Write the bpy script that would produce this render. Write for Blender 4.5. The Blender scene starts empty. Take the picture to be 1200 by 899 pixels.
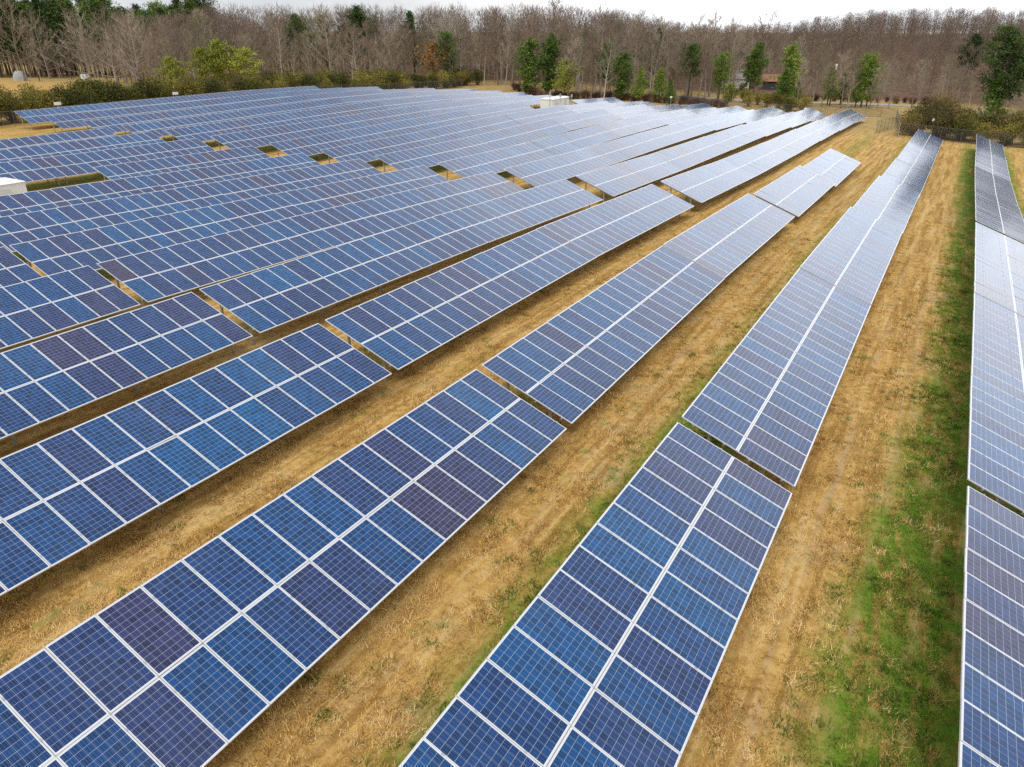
import bpy, math, random
import numpy as np
from mathutils import Vector, noise

random.seed(7)
rng = np.random.default_rng(7)
SC = bpy.context.scene
COL = SC.collection
R = math.radians

# ------------------------------------------------------------------ camera
CAMZ = 12.9
cam = bpy.data.cameras.new('camera')
cam.sensor_width = 36.0
cam.lens = 839.6 / 1200 * 36
cam.clip_start = 0.5
cam.clip_end = 9000
co = bpy.data.objects.new('camera', cam)
COL.objects.link(co)
co.location = (0, 0, CAMZ)
co.rotation_euler = (R(90 - 26.24), 0, R(30.68 - 90))
SC.camera = co

# ------------------------------------------------------------------ world, sun, exposure
SUN_EL, SUN_AZ = 60.0, -158.0          # azimuth measured from +x towards +y
world = bpy.data.worlds.new('World')
SC.world = world
world.use_nodes = True
wn, wl = world.node_tree.nodes, world.node_tree.links
wn.clear()
w_out = wn.new('ShaderNodeOutputWorld')
w_bg = wn.new('ShaderNodeBackground')
w_bg.inputs['Strength'].default_value = 0.115
sky = wn.new('ShaderNodeTexSky')
sky.sky_type = 'NISHITA'
sky.sun_disc = False
sky.sun_elevation = R(SUN_EL)
sky.sun_rotation = R(90 - SUN_AZ)
sky.air_density = 1.0
sky.dust_density = 3.0
sky.ozone_density = 1.0
w_tc = wn.new('ShaderNodeTexCoord')
w_map = wn.new('ShaderNodeMapping')
w_map.inputs['Scale'].default_value = (1.0, 1.0, 3.2)
w_noise = wn.new('ShaderNodeTexNoise')
w_noise.inputs['Scale'].default_value = 2.6
w_noise.inputs['Detail'].default_value = 6
w_noise.inputs['Roughness'].default_value = 0.55
w_cl = wn.new('ShaderNodeValToRGB')
w_cl.color_ramp.elements[0].position = 0.32
w_cl.color_ramp.elements[0].color = (5.9, 6.3, 6.9, 1)
w_cl.color_ramp.elements[1].position = 0.62
w_cl.color_ramp.elements[1].color = (8.8, 8.85, 8.9, 1)
w_mix = wn.new('ShaderNodeMixRGB')
w_mix.inputs['Fac'].default_value = 0.86
wl.new(w_tc.outputs['Generated'], w_map.inputs['Vector'])
wl.new(w_map.outputs['Vector'], w_noise.inputs['Vector'])
wl.new(w_noise.outputs['Fac'], w_cl.inputs['Fac'])
wl.new(sky.outputs['Color'], w_mix.inputs['Color1'])
w_sep = wn.new('ShaderNodeSeparateXYZ')
wl.new(w_tc.outputs['Generated'], w_sep.inputs[0])
w_el = wn.new('ShaderNodeValToRGB')
w_el.color_ramp.interpolation = 'B_SPLINE'
for k, (p, v) in enumerate(((0.0, 0.66), (0.05, 0.74), (0.15, 0.95), (0.36, 0.85), (0.62, 0.58), (1.0, 0.40))):
    e = w_el.color_ramp.elements[k] if k < 2 else w_el.color_ramp.elements.new(p)
    e.position = p
    e.color = (v, v, v, 1)
w_mul = wn.new('ShaderNodeMixRGB')
w_mul.blend_type = 'MULTIPLY'
w_mul.inputs['Fac'].default_value = 1.0
wl.new(w_sep.outputs[2], w_el.inputs['Fac'])
wl.new(w_cl.outputs['Color'], w_mul.inputs['Color1'])
wl.new(w_el.outputs['Color'], w_mul.inputs['Color2'])
# the brightest part of the cloud deck lies low in the east, beyond the rows
GLOW = Vector((math.cos(R(12)) * math.cos(R(-3)), math.cos(R(12)) * math.sin(R(-3)), math.sin(R(12))))
w_nrm = wn.new('ShaderNodeVectorMath'); w_nrm.operation = 'NORMALIZE'
w_dot = wn.new('ShaderNodeVectorMath'); w_dot.operation = 'DOT_PRODUCT'
w_dot.inputs[1].default_value = GLOW
w_gl = wn.new('ShaderNodeMapRange'); w_gl.interpolation_type = 'SMOOTHSTEP'
w_gl.inputs['From Min'].default_value = 0.74; w_gl.inputs['From Max'].default_value = 0.985
w_gl.inputs['To Min'].default_value = 1.0; w_gl.inputs['To Max'].default_value = 2.3
w_sc = wn.new('ShaderNodeVectorMath'); w_sc.operation = 'SCALE'
wl.new(w_tc.outputs['Generated'], w_nrm.inputs[0])
wl.new(w_nrm.outputs[0], w_dot.inputs[0])
wl.new(w_dot.outputs['Value'], w_gl.inputs['Value'])
wl.new(w_mul.outputs['Color'], w_sc.inputs[0])
wl.new(w_gl.outputs[0], w_sc.inputs['Scale'])
wl.new(w_sc.outputs[0], w_mix.inputs['Color2'])
wl.new(w_mix.outputs['Color'], w_bg.inputs['Color'])
wl.new(w_bg.outputs['Background'], w_out.inputs['Surface'])

sun = bpy.data.lights.new('sun', 'SUN')
sun.energy = 1.5
sun.angle = R(42)
sun.color = (1.0, 0.95, 0.87)
so = bpy.data.objects.new('sun', sun)
COL.objects.link(so)
sd = Vector((math.cos(R(SUN_EL)) * math.cos(R(SUN_AZ)), math.cos(R(SUN_EL)) * math.sin(R(SUN_AZ)), math.sin(R(SUN_EL))))
so.rotation_euler = sd.to_track_quat('Z', 'Y').to_euler()
so.location = sd * 300

SC.view_settings.view_transform = 'Standard'
SC.view_settings.look = 'None'
SC.view_settings.exposure = 0.46
SC.view_settings.gamma = 1.0
SC.view_settings.use_curve_mapping = False
SC.render.engine = 'CYCLES'
SC.cycles.max_bounces = 6
SC.cycles.transparent_max_bounces = 12
SC.cycles.use_denoising = False

# ------------------------------------------------------------------ helpers
def tag(o, label=None, cat=None, group=None, kind=None):
    if label: o['label'] = label
    if cat: o['category'] = cat
    if group: o['group'] = group
    if kind: o['kind'] = kind
    return o

def empty(name, loc, rz=0.0):
    o = bpy.data.objects.new(name, None)
    o.empty_display_size = 0.3
    o.location = loc
    o.rotation_euler = (0, 0, rz)
    COL.objects.link(o)
    return o

def link(name, me, parent=None, loc=(0, 0, 0), rot=(0, 0, 0), scale=(1, 1, 1)):
    o = bpy.data.objects.new(name, me)
    o.location = loc
    o.rotation_euler = rot
    o.scale = scale
    COL.objects.link(o)
    if parent: o.parent = parent
    return o

class MB:
    """collects polygons into one mesh"""
    def __init__(self):
        self.v, self.f, self.m, self.uv = [], [], [], []
    def poly(self, pts, m=0, uv=None):
        i = len(self.v)
        self.v += [tuple(p) for p in pts]
        self.f.append(tuple(range(i, i + len(pts))))
        self.m.append(m)
        self.uv.append(uv or [(0, 0)] * len(pts))
    def box(self, a, b, m=0):
        x0, y0, z0 = a; x1, y1, z1 = b
        P = [(x0, y0, z0), (x1, y0, z0), (x1, y1, z0), (x0, y1, z0), (x0, y0, z1), (x1, y0, z1), (x1, y1, z1), (x0, y1, z1)]
        for q in ((3, 2, 1, 0), (4, 5, 6, 7), (0, 1, 5, 4), (1, 2, 6, 5), (2, 3, 7, 6), (3, 0, 4, 7)):
            self.poly([P[k] for k in q], m)
    def obox(self, c, ax, ay, az, m=0):
        c, ax, ay, az = map(Vector, (c, ax, ay, az))
        P = [c + sx * ax + sy * ay + sz * az for sz in (-1, 1) for sx, sy in ((-1, -1), (1, -1), (1, 1), (-1, 1))]
        for q in ((3, 2, 1, 0), (4, 5, 6, 7), (0, 1, 5, 4), (1, 2, 6, 5), (2, 3, 7, 6), (3, 0, 4, 7)):
            self.poly([P[k] for k in q], m)
    def beam(self, p, q, w, h, m=0):
        p, q = Vector(p), Vector(q)
        d = q - p
        s = d.cross(Vector((0, 0, 1)))
        s = s.normalized() if s.length > 1e-5 else Vector((1, 0, 0))
        u = s.cross(d).normalized()
        self.obox((p + q) / 2, d / 2, s * w / 2, u * h / 2, m)
    def tube(self, p, q, r0, r1, n=6, m=0, cap=False):
        p, q = Vector(p), Vector(q)
        d = (q - p)
        if d.length < 1e-6: return
        d.normalize()
        s = d.cross(Vector((0.31, 0.17, 0.93)))
        if s.length < 1e-3: s = d.cross(Vector((1, 0, 0)))
        s.normalize(); u = d.cross(s)
        i = len(self.v)
        if r1 <= 1e-5:
            for k in range(n):
                a = 2 * math.pi * k / n
                self.v.append(tuple(p + (s * math.cos(a) + u * math.sin(a)) * r0))
            self.v.append(tuple(q))
            for k in range(n):
                self.f.append((i + k, i + (k + 1) % n, i + n)); self.m.append(m); self.uv.append([(0, 0)] * 3)
            return
        for c, r in ((p, r0), (q, r1)):
            for k in range(n):
                a = 2 * math.pi * k / n
                self.v.append(tuple(c + (s * math.cos(a) + u * math.sin(a)) * r))
        for k in range(n):
            k2 = (k + 1) % n
            self.f.append((i + k, i + k2, i + n + k2, i + n + k)); self.m.append(m); self.uv.append([(0, 0)] * 4)
        if cap:
            self.f.append(tuple(i + n + k for k in range(n))); self.m.append(m); self.uv.append([(0, 0)] * n)
            self.f.append(tuple(i + n - 1 - k for k in range(n))); self.m.append(m); self.uv.append([(0, 0)] * n)
    def mesh(self, name, mats, smooth=False):
        me = bpy.data.meshes.new(name)
        me.from_pydata(self.v, [], self.f)
        for mt in mats: me.materials.append(mt)
        me.polygons.foreach_set('material_index', self.m)
        if any(u and u[0] != u[-1] for u in self.uv):
            l = me.uv_layers.new(name='UVMap')
            flat = np.array([c for u in self.uv for c in u], dtype=np.float32).ravel()
            l.data.foreach_set('uv', flat)
        if smooth: me.polygons.foreach_set('use_smooth', [True] * len(me.polygons))
        me.update()
        return me

def tri_mesh(name, P, mats, attr=None, normals=None, matidx=None):
    """P: (n,3,3) array of triangles -> mesh; attr: per triangle float 'tone'"""
    n = len(P)
    me = bpy.data.meshes.new(name)
    me.vertices.add(3 * n); me.loops.add(3 * n); me.polygons.add(n)
    me.vertices.foreach_set('co', np.asarray(P, np.float32).ravel())
    me.loops.foreach_set('vertex_index', np.arange(3 * n, dtype=np.int32))
    me.polygons.foreach_set('loop_start', np.arange(0, 3 * n, 3, dtype=np.int32))
    me.polygons.foreach_set('loop_total', np.full(n, 3, np.int32))
    for mt in mats: me.materials.append(mt)
    if attr is not None:
        a = me.attributes.new('tone', 'FLOAT', 'FACE')
        a.data.foreach_set('value', np.asarray(attr, np.float32))
    if matidx is not None:
        me.polygons.foreach_set('material_index', np.asarray(matidx, np.int32))
    me.update()
    me.validate()
    return me

# ------------------------------------------------------------------ materials
class NT:
    def __init__(self, name):
        self.mat = bpy.data.materials.new(name)
        self.mat.use_nodes = True
        self.t = self.mat.node_tree
        self.b = self.t.nodes['Principled BSDF']
    def n(self, kind, **kw):
        x = self.t.nodes.new('ShaderNode' + kind)
        for k, v in kw.items(): setattr(x, k, v)
        return x
    def l(self, a, b): self.t.links.new(a, b)
    def val(self, s, v):
        if hasattr(v, 'is_output'): self.l(v, s)
        else: s.default_value = v
    def math(self, op, a, b=0.0, c=0.0, clamp=False):
        x = self.n('Math', operation=op, use_clamp=clamp)
        self.val(x.inputs[0], a); self.val(x.inputs[1], b)
        if op in ('MULTIPLY_ADD', 'SMOOTH_MIN', 'WRAP', 'COMPARE'): self.val(x.inputs[2], c)
        return x.outputs[0]
    def mix(self, f, a, b, mode='MIX'):
        x = self.n('MixRGB', blend_type=mode)
        self.val(x.inputs[0], f)
        for s, v in ((x.inputs[1], a), (x.inputs[2], b)):
            if hasattr(v, 'is_output'): self.l(v, s)
            else: s.default_value = (v[0], v[1], v[2], 1)
        return x.outputs[0]
    def noise(self, vec, scale, detail=4, rough=0.55, dist=0.0):
        x = self.n('TexNoise')
        if vec is not None: self.l(vec, x.inputs['Vector'])
        x.inputs['Scale'].default_value = scale
        x.inputs['Detail'].default_value = detail
        x.inputs['Roughness'].default_value = rough
        x.inputs['Distortion'].default_value = dist
        return x.outputs['Fac']
    def ramp(self, f, stops):
        x = self.n('ValToRGB')
        e = x.color_ramp.elements
        while len(e) < len(stops): e.new(0.5)
        for k, (p, c) in enumerate(stops):
            e[k].position = p
            e[k].color = (c[0], c[1], c[2], 1) if hasattr(c, '__len__') else (c, c, c, 1)
        self.l(f, x.inputs[0])
        return x.outputs[0]
    def smooth(self, v, a, b):
        x = self.n('MapRange', interpolation_type='SMOOTHSTEP')
        self.val(x.inputs['Value'], v)
        x.inputs['From Min'].default_value = a; x.inputs['From Max'].default_value = b
        return x.outputs[0]

def plain(name, col, rough=0.6, metal=0.0, var=0.12, scale=6.0, spec=0.5):
    k = NT(name)
    tc = k.n('TexCoord')
    f = k.noise(tc.outputs['Object'], scale, 4)
    c = k.mix(f, [x * (1 - var) for x in col], [min(1, x * (1 + var)) for x in col])
    k.l(c, k.b.inputs['Base Color'])
    k.b.inputs['Roughness'].default_value = rough
    k.b.inputs['Metallic'].default_value = metal
    k.b.inputs['Specular IOR Level'].default_value = spec
    return k.mat

M_alu = plain('anodised_aluminium', (0.66, 0.68, 0.71), 0.38, 0.25, 0.05)
M_galv = plain('galvanised_steel', (0.42, 0.44, 0.45), 0.5, 0.5, 0.15, 9)
M_dgalv = plain('weathered_fence_steel', (0.14, 0.15, 0.15), 0.6, 0.3, 0.2)
M_back = plain('panel_backsheet', (0.6, 0.6, 0.6), 0.6, 0, 0.03)
M_jbox = plain('black_plastic', (0.03, 0.03, 0.03), 0.5)
M_white = plain('white_painted_steel', (0.80, 0.82, 0.81), 0.45, 0, 0.05, 2)
M_white2 = plain('white_vent_steel', (0.62, 0.65, 0.65), 0.5, 0, 0.06, 3)
M_concrete = plain('concrete_pad', (0.42, 0.40, 0.37), 0.85, 0, 0.15, 4)
M_wood = plain('weathered_pole_wood', (0.12, 0.085, 0.06), 0.85, 0, 0.3, 7)
M_rust = plain('rusty_tin_roof', (0.27, 0.135, 0.085), 0.75, 0.1, 0.35, 1.5)
M_dark = plain('dark_timber_wall', (0.045, 0.05, 0.055), 0.8, 0, 0.25, 3)
M_brick = plain('red_brown_siding', (0.20, 0.09, 0.07), 0.85, 0, 0.25, 4)
M_paint = plain('white_house_paint', (0.72, 0.72, 0.70), 0.6, 0, 0.06, 2)
M_shingle = plain('grey_roof_shingles', (0.30, 0.29, 0.28), 0.85, 0, 0.2, 5)
M_glass = plain('window_glass', (0.03, 0.035, 0.04), 0.1)
M_tarp = plain('pale_grey_tarp', (0.36, 0.39, 0.40), 0.6, 0, 0.2, 2)
M_sheet = plain('blue_grey_sheet_metal', (0.22, 0.27, 0.31), 0.55, 0.2, 0.2, 2)

def panel_material():
    k = NT('solar_cells')
    uv = k.n('UVMap'); uv.uv_map = 'UVMap'
    sep = k.n('SeparateXYZ'); k.l(uv.outputs[0], sep.inputs[0])
    u, v = sep.outputs[0], sep.outputs[1]
    W, L = 0.985, 1.965
    iu, iv = 0.027, 0.044
    cu = (W - 2 * iu) / 6; cv = (L - 2 * iv) / 12
    su = k.math('DIVIDE', k.math('SUBTRACT', u, iu), cu)      # 0..6 across
    sv = k.math('DIVIDE', k.math('SUBTRACT', v, iv), cv)      # 0..12 along
    # distance to cell border, in metres
    def border(s, c):
        fr = k.math('FRACT', s)
        d = k.math('MINIMUM', fr, k.math('SUBTRACT', 1.0, fr))
        return k.math('MULTIPLY', d, c)
    du, dv = border(su, cu), border(sv, cv)
    line_u = k.math('LESS_THAN', du, 0.0018)
    line_v = k.math('LESS_THAN', dv, 0.0028)
    # three bus bars per cell, running the long way
    fb = k.math('FRACT', k.math('MULTIPLY', su, 3.0))
    bus = k.math('LESS_THAN', k.math('ABSOLUTE', k.math('SUBTRACT', fb, 0.5)), 0.021)
    # inside the cell field
    ins = k.math('MULTIPLY', k.math('MULTIPLY', k.math('GREATER_THAN', su, 0.0), k.math('LESS_THAN', su, 6.0)),
                 k.math('MULTIPLY', k.math('GREATER_THAN', sv, 0.0), k.math('LESS_THAN', sv, 12.0)))
    oi = k.n('ObjectInfo')
    at = k.n('Attribute'); at.attribute_name = 'tone'
    rnd = k.math('FRACT', k.math('ADD', oi.outputs['Random'], at.outputs['Fac']))
    batch = k.noise(oi.outputs['Location'], 0.085, 2, 0.5)
    tint = k.math('ADD', k.math('MULTIPLY', rnd, 0.62), k.math('MULTIPLY_ADD', batch, 1.3, -0.45), clamp=True)
    base = k.ramp(tint, [(0.0, (0.002, 0.083, 0.232)), (0.18, (0.003, 0.067, 0.204)), (0.40, (0.006, 0.053, 0.176)),
                         (0.60, (0.010, 0.043, 0.150)), (0.78, (0.019, 0.036, 0.126)), (0.91, (0.029, 0.033, 0.104)), (1.0, (0.040, 0.034, 0.088))])
    # per-cell differences and polycrystalline flakes
    cell = k.n('CombineXYZ')
    k.l(k.math('FLOOR', su), cell.inputs[0]); k.l(k.math('FLOOR', sv), cell.inputs[1]); k.l(k.math('MULTIPLY', oi.outputs['Random'], 91.0), cell.inputs[2])
    wn_ = k.n('TexWhiteNoise'); k.l(cell.outputs[0], wn_.inputs['Vector'])
    cellv = k.math('MULTIPLY_ADD', wn_.outputs['Value'], 0.55, 0.72)
    vor = k.n('TexVoronoi'); k.l(uv.outputs[0], vor.inputs['Vector']); vor.inputs['Scale'].default_value = 45
    flk = k.math('MULTIPLY_ADD', k.math('FRACT', k.math('MULTIPLY', vor.outputs['Distance'], 7.3)), 0.8, 0.6)
    m1 = k.n('VectorMath', operation='SCALE'); k.l(base, m1.inputs[0]); k.l(k.math('MULTIPLY', cellv, flk), m1.inputs['Scale'])
    c = k.mix(k.math('MULTIPLY', bus, 0.8), m1.outputs[0], (0.21, 0.28, 0.38))
    c = k.mix(line_u, c, (0.36, 0.42, 0.50))
    c = k.mix(line_v, c, (0.40, 0.46, 0.54))
    c = k.mix(k.math('SUBTRACT', 1.0, ins), c, (0.74, 0.76, 0.78))
    # thin dust film, uneven
    geo = k.n('NewGeometry')
    dust = k.math('MULTIPLY', k.smooth(k.noise(geo.outputs['Position'], 0.35, 5, 0.6), 0.4, 0.75), 0.03)
    c = k.mix(dust, c, (0.45, 0.42, 0.36))
    k.l(c, k.b.inputs['Base Color'])
    k.b.inputs['Roughness'].default_value = 0.14
    k.b.inputs['IOR'].default_value = 1.5
    k.b.inputs['Specular IOR Level'].default_value = 0.36
    return k.mat
M_cell = panel_material()

def grass_mat(name, stops, rough=0.9):
    k = NT(name)
    at = k.n('Attribute'); at.attribute_name = 'tone'
    c = k.ramp(at.outputs['Fac'], stops)
    k.l(c, k.b.inputs['Base Color'])
    k.b.inputs['Roughness'].default_value = rough
    k.b.inputs['Specular IOR Level'].default_value = 0.15
    return k.mat
M_straw = grass_mat('dry_grass_blades', [(0.0, (0.21, 0.108, 0.029)), (0.35, (0.55, 0.325, 0.095)), (0.7, (0.74, 0.490, 0.180)), (1.0, (0.84, 0.65, 0.33))])
M_green = grass_mat('green_grass_blades', [(0.0, (0.026, 0.062, 0.007)), (0.45, (0.078, 0.152, 0.014)), (0.72, (0.150, 0.205, 0.028)), (1.0, (0.48, 0.34, 0.10))])

def ground_material():
    k = NT('grass_field')
    geo = k.n('NewGeometry')
    P = geo.outputs['Position']
    sep = k.n('SeparateXYZ'); k.l(P, sep.inputs[0])
    x, y = sep.outputs[0], sep.outputs[1]
    n_big = k.noise(P, 0.055, 4, 0.6)
    n_mid = k.noise(P, 0.45, 5, 0.62)
    n_clump = k.noise(P, 3.2, 5, 0.65, 0.6)
    n_fine = k.noise(P, 14.0, 4, 0.7, 0.8)
    mp = k.n('Mapping'); k.l(P, mp.inputs['Vector']); mp.inputs['Scale'].default_value = (0.14, 2.6, 0.3)
    n_streak = k.noise(mp.outputs[0], 1.0, 5, 0.6, 0.4)
    mp2 = k.n('Mapping'); k.l(P, mp2.inputs['Vector']); mp2.inputs['Scale'].default_value = (0.5, 1.6, 0.5)
    n_blot = k.noise(mp2.outputs[0], 1.0, 6, 0.68, 0.5)
    straw = k.ramp(n_clump, [(0.28, (0.23, 0.125, 0.034)), (0.46, (0.50, 0.305, 0.088)), (0.62, (0.64, 0.415, 0.140)), (0.8, (0.73, 0.53, 0.24))])
    straw = k.mix(k.smooth(n_mid, 0.52, 0.72), straw, (0.50, 0.345, 0.165))
    straw = k.mix(k.math('MULTIPLY', k.smooth(n_fine, 0.55, 0.75), 0.35), straw, (0.15, 0.085, 0.035))
    straw = k.mix(k.math('MULTIPLY', k.smooth(n_streak, 0.48, 0.62), 0.72), straw, (0.30, 0.16, 0.042))
    straw = k.mix(k.math('MULTIPLY', k.math('SUBTRACT', 1.0, k.smooth(n_streak, 0.36, 0.46)), 0.5), straw, (0.72, 0.54, 0.26))
    straw = k.mix(k.math('MULTIPLY', k.smooth(n_blot, 0.52, 0.70), 0.45), straw, (0.60, 0.40, 0.17))
    straw = k.mix(k.math('MULTIPLY', k.math('SUBTRACT', 1.0, k.smooth(n_blot, 0.30, 0.46)), 0.55), straw, (0.27, 0.15, 0.04))
    # wheel tracks, paler and bare, two lanes along the mown aisle
    def lane(yc, w):
        wob = k.math('MULTIPLY_ADD', k.noise(P, 0.16, 2), 1.0, -0.5)
        d = k.math('ABSOLUTE', k.math('SUBTRACT', k.math('ADD', y, wob), yc))
        return k.math('SUBTRACT', 1.0, k.smooth(d, w * 0.4, w * 1.6))
    tr = k.math('MAXIMUM', k.math('MAXIMUM', lane(0.95, 0.13), lane(-0.55, 0.12)), k.math('MAXIMUM', lane(8.35, 0.15), k.math('MULTIPLY', lane(-10.2, 0.3), 0.8)))
    tr = k.math('MULTIPLY', k.math('MULTIPLY', tr, k.smooth(n_streak, 0.40, 0.62)), k.smooth(n_clump, 0.34, 0.56))
    c = k.mix(k.math('MULTIPLY', tr, 0.65), straw, (0.58, 0.42, 0.23))
    # green grass: bands on the shaded north side of the rows, and loose patches
    green = k.ramp(n_clump, [(0.28, (0.044, 0.100, 0.008)), (0.5, (0.120, 0.225, 0.018)), (0.72, (0.23, 0.28, 0.044))])
    edge = k.math('MULTIPLY_ADD', n_mid, 2.0, -1.0)
    def band(y0, y1, soft, gain=1.0):
        yy = k.math('ADD', y, k.math('MULTIPLY', edge, soft * 1.6))
        a = k.math('MULTIPLY', k.smooth(yy, y0 - soft, y0 + soft), k.math('SUBTRACT', 1.0, k.smooth(yy, y1 - soft, y1 + soft)))
        return k.math('MULTIPLY', a, gain)
    wide = k.math('MULTIPLY', k.math('SUBTRACT', 1.0, k.smooth(x, 14.0, 34.0)), 1.15)
    y_keep = y
    y = k.math('SUBTRACT', y, wide)
    g = band(-7.0, -1.2, 0.75)
    y = y_keep
    xfade = k.math('SUBTRACT', 1.0, k.smooth(k.math('ABSOLUTE', k.math('SUBTRACT', x, 14.0)), 10.0, 26.0))
    g = k.math('MAXIMUM', g, k.math('MULTIPLY', band(4.2, 7.1, 0.65), k.math('MAXIMUM', xfade, 0.5)))
    for yc in (12.9, 20.4, 28.0, 35.7, 43.2, 50.8, 58.4, 66.0, 73.6, 81.2, 88.8, 96.4, 104.0):
        g = k.math('MAXIMUM', g, band(yc - 3.0, yc + 0.4, 0.5, 0.85) if yc > 40 else band(yc - 1.3, yc + 0.4, 0.5, 0.5))
    patch = k.math('MULTIPLY', k.smooth(k.noise(P, 0.9, 4, 0.7), 0.57, 0.67), k.smooth(n_big, 0.40, 0.60))
    g = k.math('MAXIMUM', g, k.math('MULTIPLY', patch, 0.75))
    g = k.math('MULTIPLY', g, k.math('SUBTRACT', 1.0, k.smooth(x, 128.0, 150.0)))
    g = k.math('MULTIPLY', g, k.smooth(n_blot, 0.30, 0.56))
    g = k.math('MULTIPLY', g, k.smooth(n_clump, 0.20, 0.46))
    c = k.mix(g, c, green)
    # beyond the array: rougher pasture, greener tan, then leaf litter under the wood
    far = k.smooth(x, 128.0, 165.0)
    past = k.ramp(n_mid, [(0.3, (0.20, 0.16, 0.06)), (0.5, (0.36, 0.28, 0.12)), (0.7, (0.44, 0.34, 0.17))])
    c = k.mix(k.math('MULTIPLY', far, 0.7), c, past)
    dist = k.math('SQRT', k.math('ADD', k.math('MULTIPLY', x, x), k.math('MULTIPLY', y, y)))
    litter = k.ramp(n_mid, [(0.3, (0.10, 0.06, 0.04)), (0.7, (0.22, 0.14, 0.09))])
    inwood = k.math('MULTIPLY', k.smooth(dist, 232.0, 246.0), k.math('SUBTRACT', 1.0, k.smooth(y, 205.0, 225.0)))
    c = k.mix(inwood, c, litter)
    k.l(c, k.b.inputs['Base Color'])
    k.b.inputs['Roughness'].default_value = 0.95
    k.b.inputs['Specular IOR Level'].default_value = 0.1
    bh = k.math('ADD', k.math('MULTIPLY', n_clump, 0.16), k.math('MULTIPLY', n_fine, 0.05))
    bp = k.n('Bump'); bp.inputs['Distance'].default_value = 1.0; bp.inputs['Strength'].default_value = 0.7
    k.l(bh, bp.inputs['Height']); k.l(bp.outputs[0], k.b.inputs['Normal'])
    return k.mat
M_ground = ground_material()

def foliage_mat(name, stops, rough=0.75, nscale=0.9, trans=0.0):
    k = NT(name)
    oi = k.n('ObjectInfo')
    at = k.n('Attribute'); at.attribute_name = 'tone'
    f = k.math('MULTIPLY_ADD', k.math('SUBTRACT', oi.outputs['Random'], 0.5), 0.85, at.outputs['Fac'], )
    c = k.ramp(f, stops)
    k.l(c, k.b.inputs['Base Color'])
    k.b.inputs['Roughness'].default_value = rough
    k.b.inputs['Specular IOR Level'].default_value = 0.2
    return k.mat
M_twig = foliage_mat('winter_twigs', [(0.0, (0.16, 0.115, 0.088)), (0.25, (0.235, 0.178, 0.135)), (0.5, (0.28, 0.225, 0.168)), (0.75, (0.33, 0.275, 0.205)), (1.0, (0.43, 0.375, 0.295))])
M_twig_red = foliage_mat('reddish_twigs', [(0.0, (0.17, 0.110, 0.082)), (0.5, (0.265, 0.185, 0.140)), (1.0, (0.34, 0.25, 0.19))])
M_twig_olive = foliage_mat('olive_grey_twigs', [(0.0, (0.14, 0.120, 0.075)), (0.5, (0.23, 0.205, 0.135)), (1.0, (0.34, 0.30, 0.20))])
M_bark = foliage_mat('pale_bark', [(0.0, (0.16, 0.13, 0.105)), (0.5, (0.28, 0.240, 0.195)), (1.0, (0.43, 0.385, 0.325))])
M_needle = foliage_mat('pine_needles', [(0.0, (0.048, 0.090, 0.014)), (0.35, (0.098, 0.175, 0.027)), (0.65, (0.155, 0.245, 0.038)), (1.0, (0.25, 0.32, 0.055))])
M_needle_d = foliage_mat('dark_pine_needles', [(0.0, (0.022, 0.045, 0.012)), (0.4, (0.045, 0.082, 0.020)), (0.7, (0.075, 0.120, 0.028)), (1.0, (0.12, 0.165, 0.045))])
M_needle_y = foliage_mat('yellow_green_needles', [(0.0, (0.13, 0.16, 0.018)), (0.5, (0.24, 0.29, 0.035)), (1.0, (0.36, 0.38, 0.07))])
M_pinebark = foliage_mat('pine_bark', [(0.0, (0.07, 0.05, 0.04)), (1.0, (0.17, 0.12, 0.09))])
M_olive = foliage_mat('olive_shrub_leaves', [(0.0, (0.050, 0.056, 0.014)), (0.4, (0.130, 0.125, 0.026)), (0.7, (0.225, 0.195, 0.040)), (1.0, (0.34, 0.27, 0.07))])
M_rust_l = foliage_mat('russet_shrub_leaves', [(0.0, (0.075, 0.062, 0.026)), (0.45, (0.175, 0.145, 0.048)), (0.8, (0.26, 0.205, 0.066)), (1.0, (0.35, 0.23, 0.11))])
M_brush = foliage_mat('brown_undergrowth', [(0.0, (0.07, 0.035, 0.03)), (0.5, (0.17, 0.095, 0.07)), (1.0, (0.28, 0.18, 0.12))])
M_brownleaf = foliage_mat('dead_brown_leaves', [(0.0, (0.14, 0.07, 0.02)), (0.5, (0.25, 0.13, 0.035)), (1.0, (0.36, 0.22, 0.07))])

def road_material():
    k = NT('pale_asphalt')
    geo = k.n('NewGeometry')
    f = k.noise(geo.outputs['Position'], 1.3, 5)
    k.l(k.mix(f, (0.30, 0.26, 0.235), (0.44, 0.38, 0.34)), k.b.inputs['Base Color'])
    k.b.inputs['Roughness'].default_value = 0.9
    return k.mat
M_road = road_material()

def mesh_fence_material():
    k = NT('chain_link_mesh')
    uv = k.n('UVMap'); uv.uv_map = 'UVMap'
    sep = k.n('SeparateXYZ'); k.l(uv.outputs[0], sep.inputs[0])
    a = k.math('FRACT', k.math('MULTIPLY', k.math('ADD', sep.outputs[0], sep.outputs[1]), 10.0))
    b = k.math('FRACT', k.math('MULTIPLY', k.math('SUBTRACT', sep.outputs[0], sep.outputs[1]), 10.0))
    wire = k.math('MAXIMUM', k.math('LESS_THAN', a, 0.14), k.math('LESS_THAN', b, 0.14))
    k.b.inputs['Base Color'].default_value = (0.06, 0.065, 0.065, 1)
    k.b.inputs['Roughness'].default_value = 0.6
    k.l(wire, k.b.inputs['Alpha'])
    return k.mat
M_link = mesh_fence_material()

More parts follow.
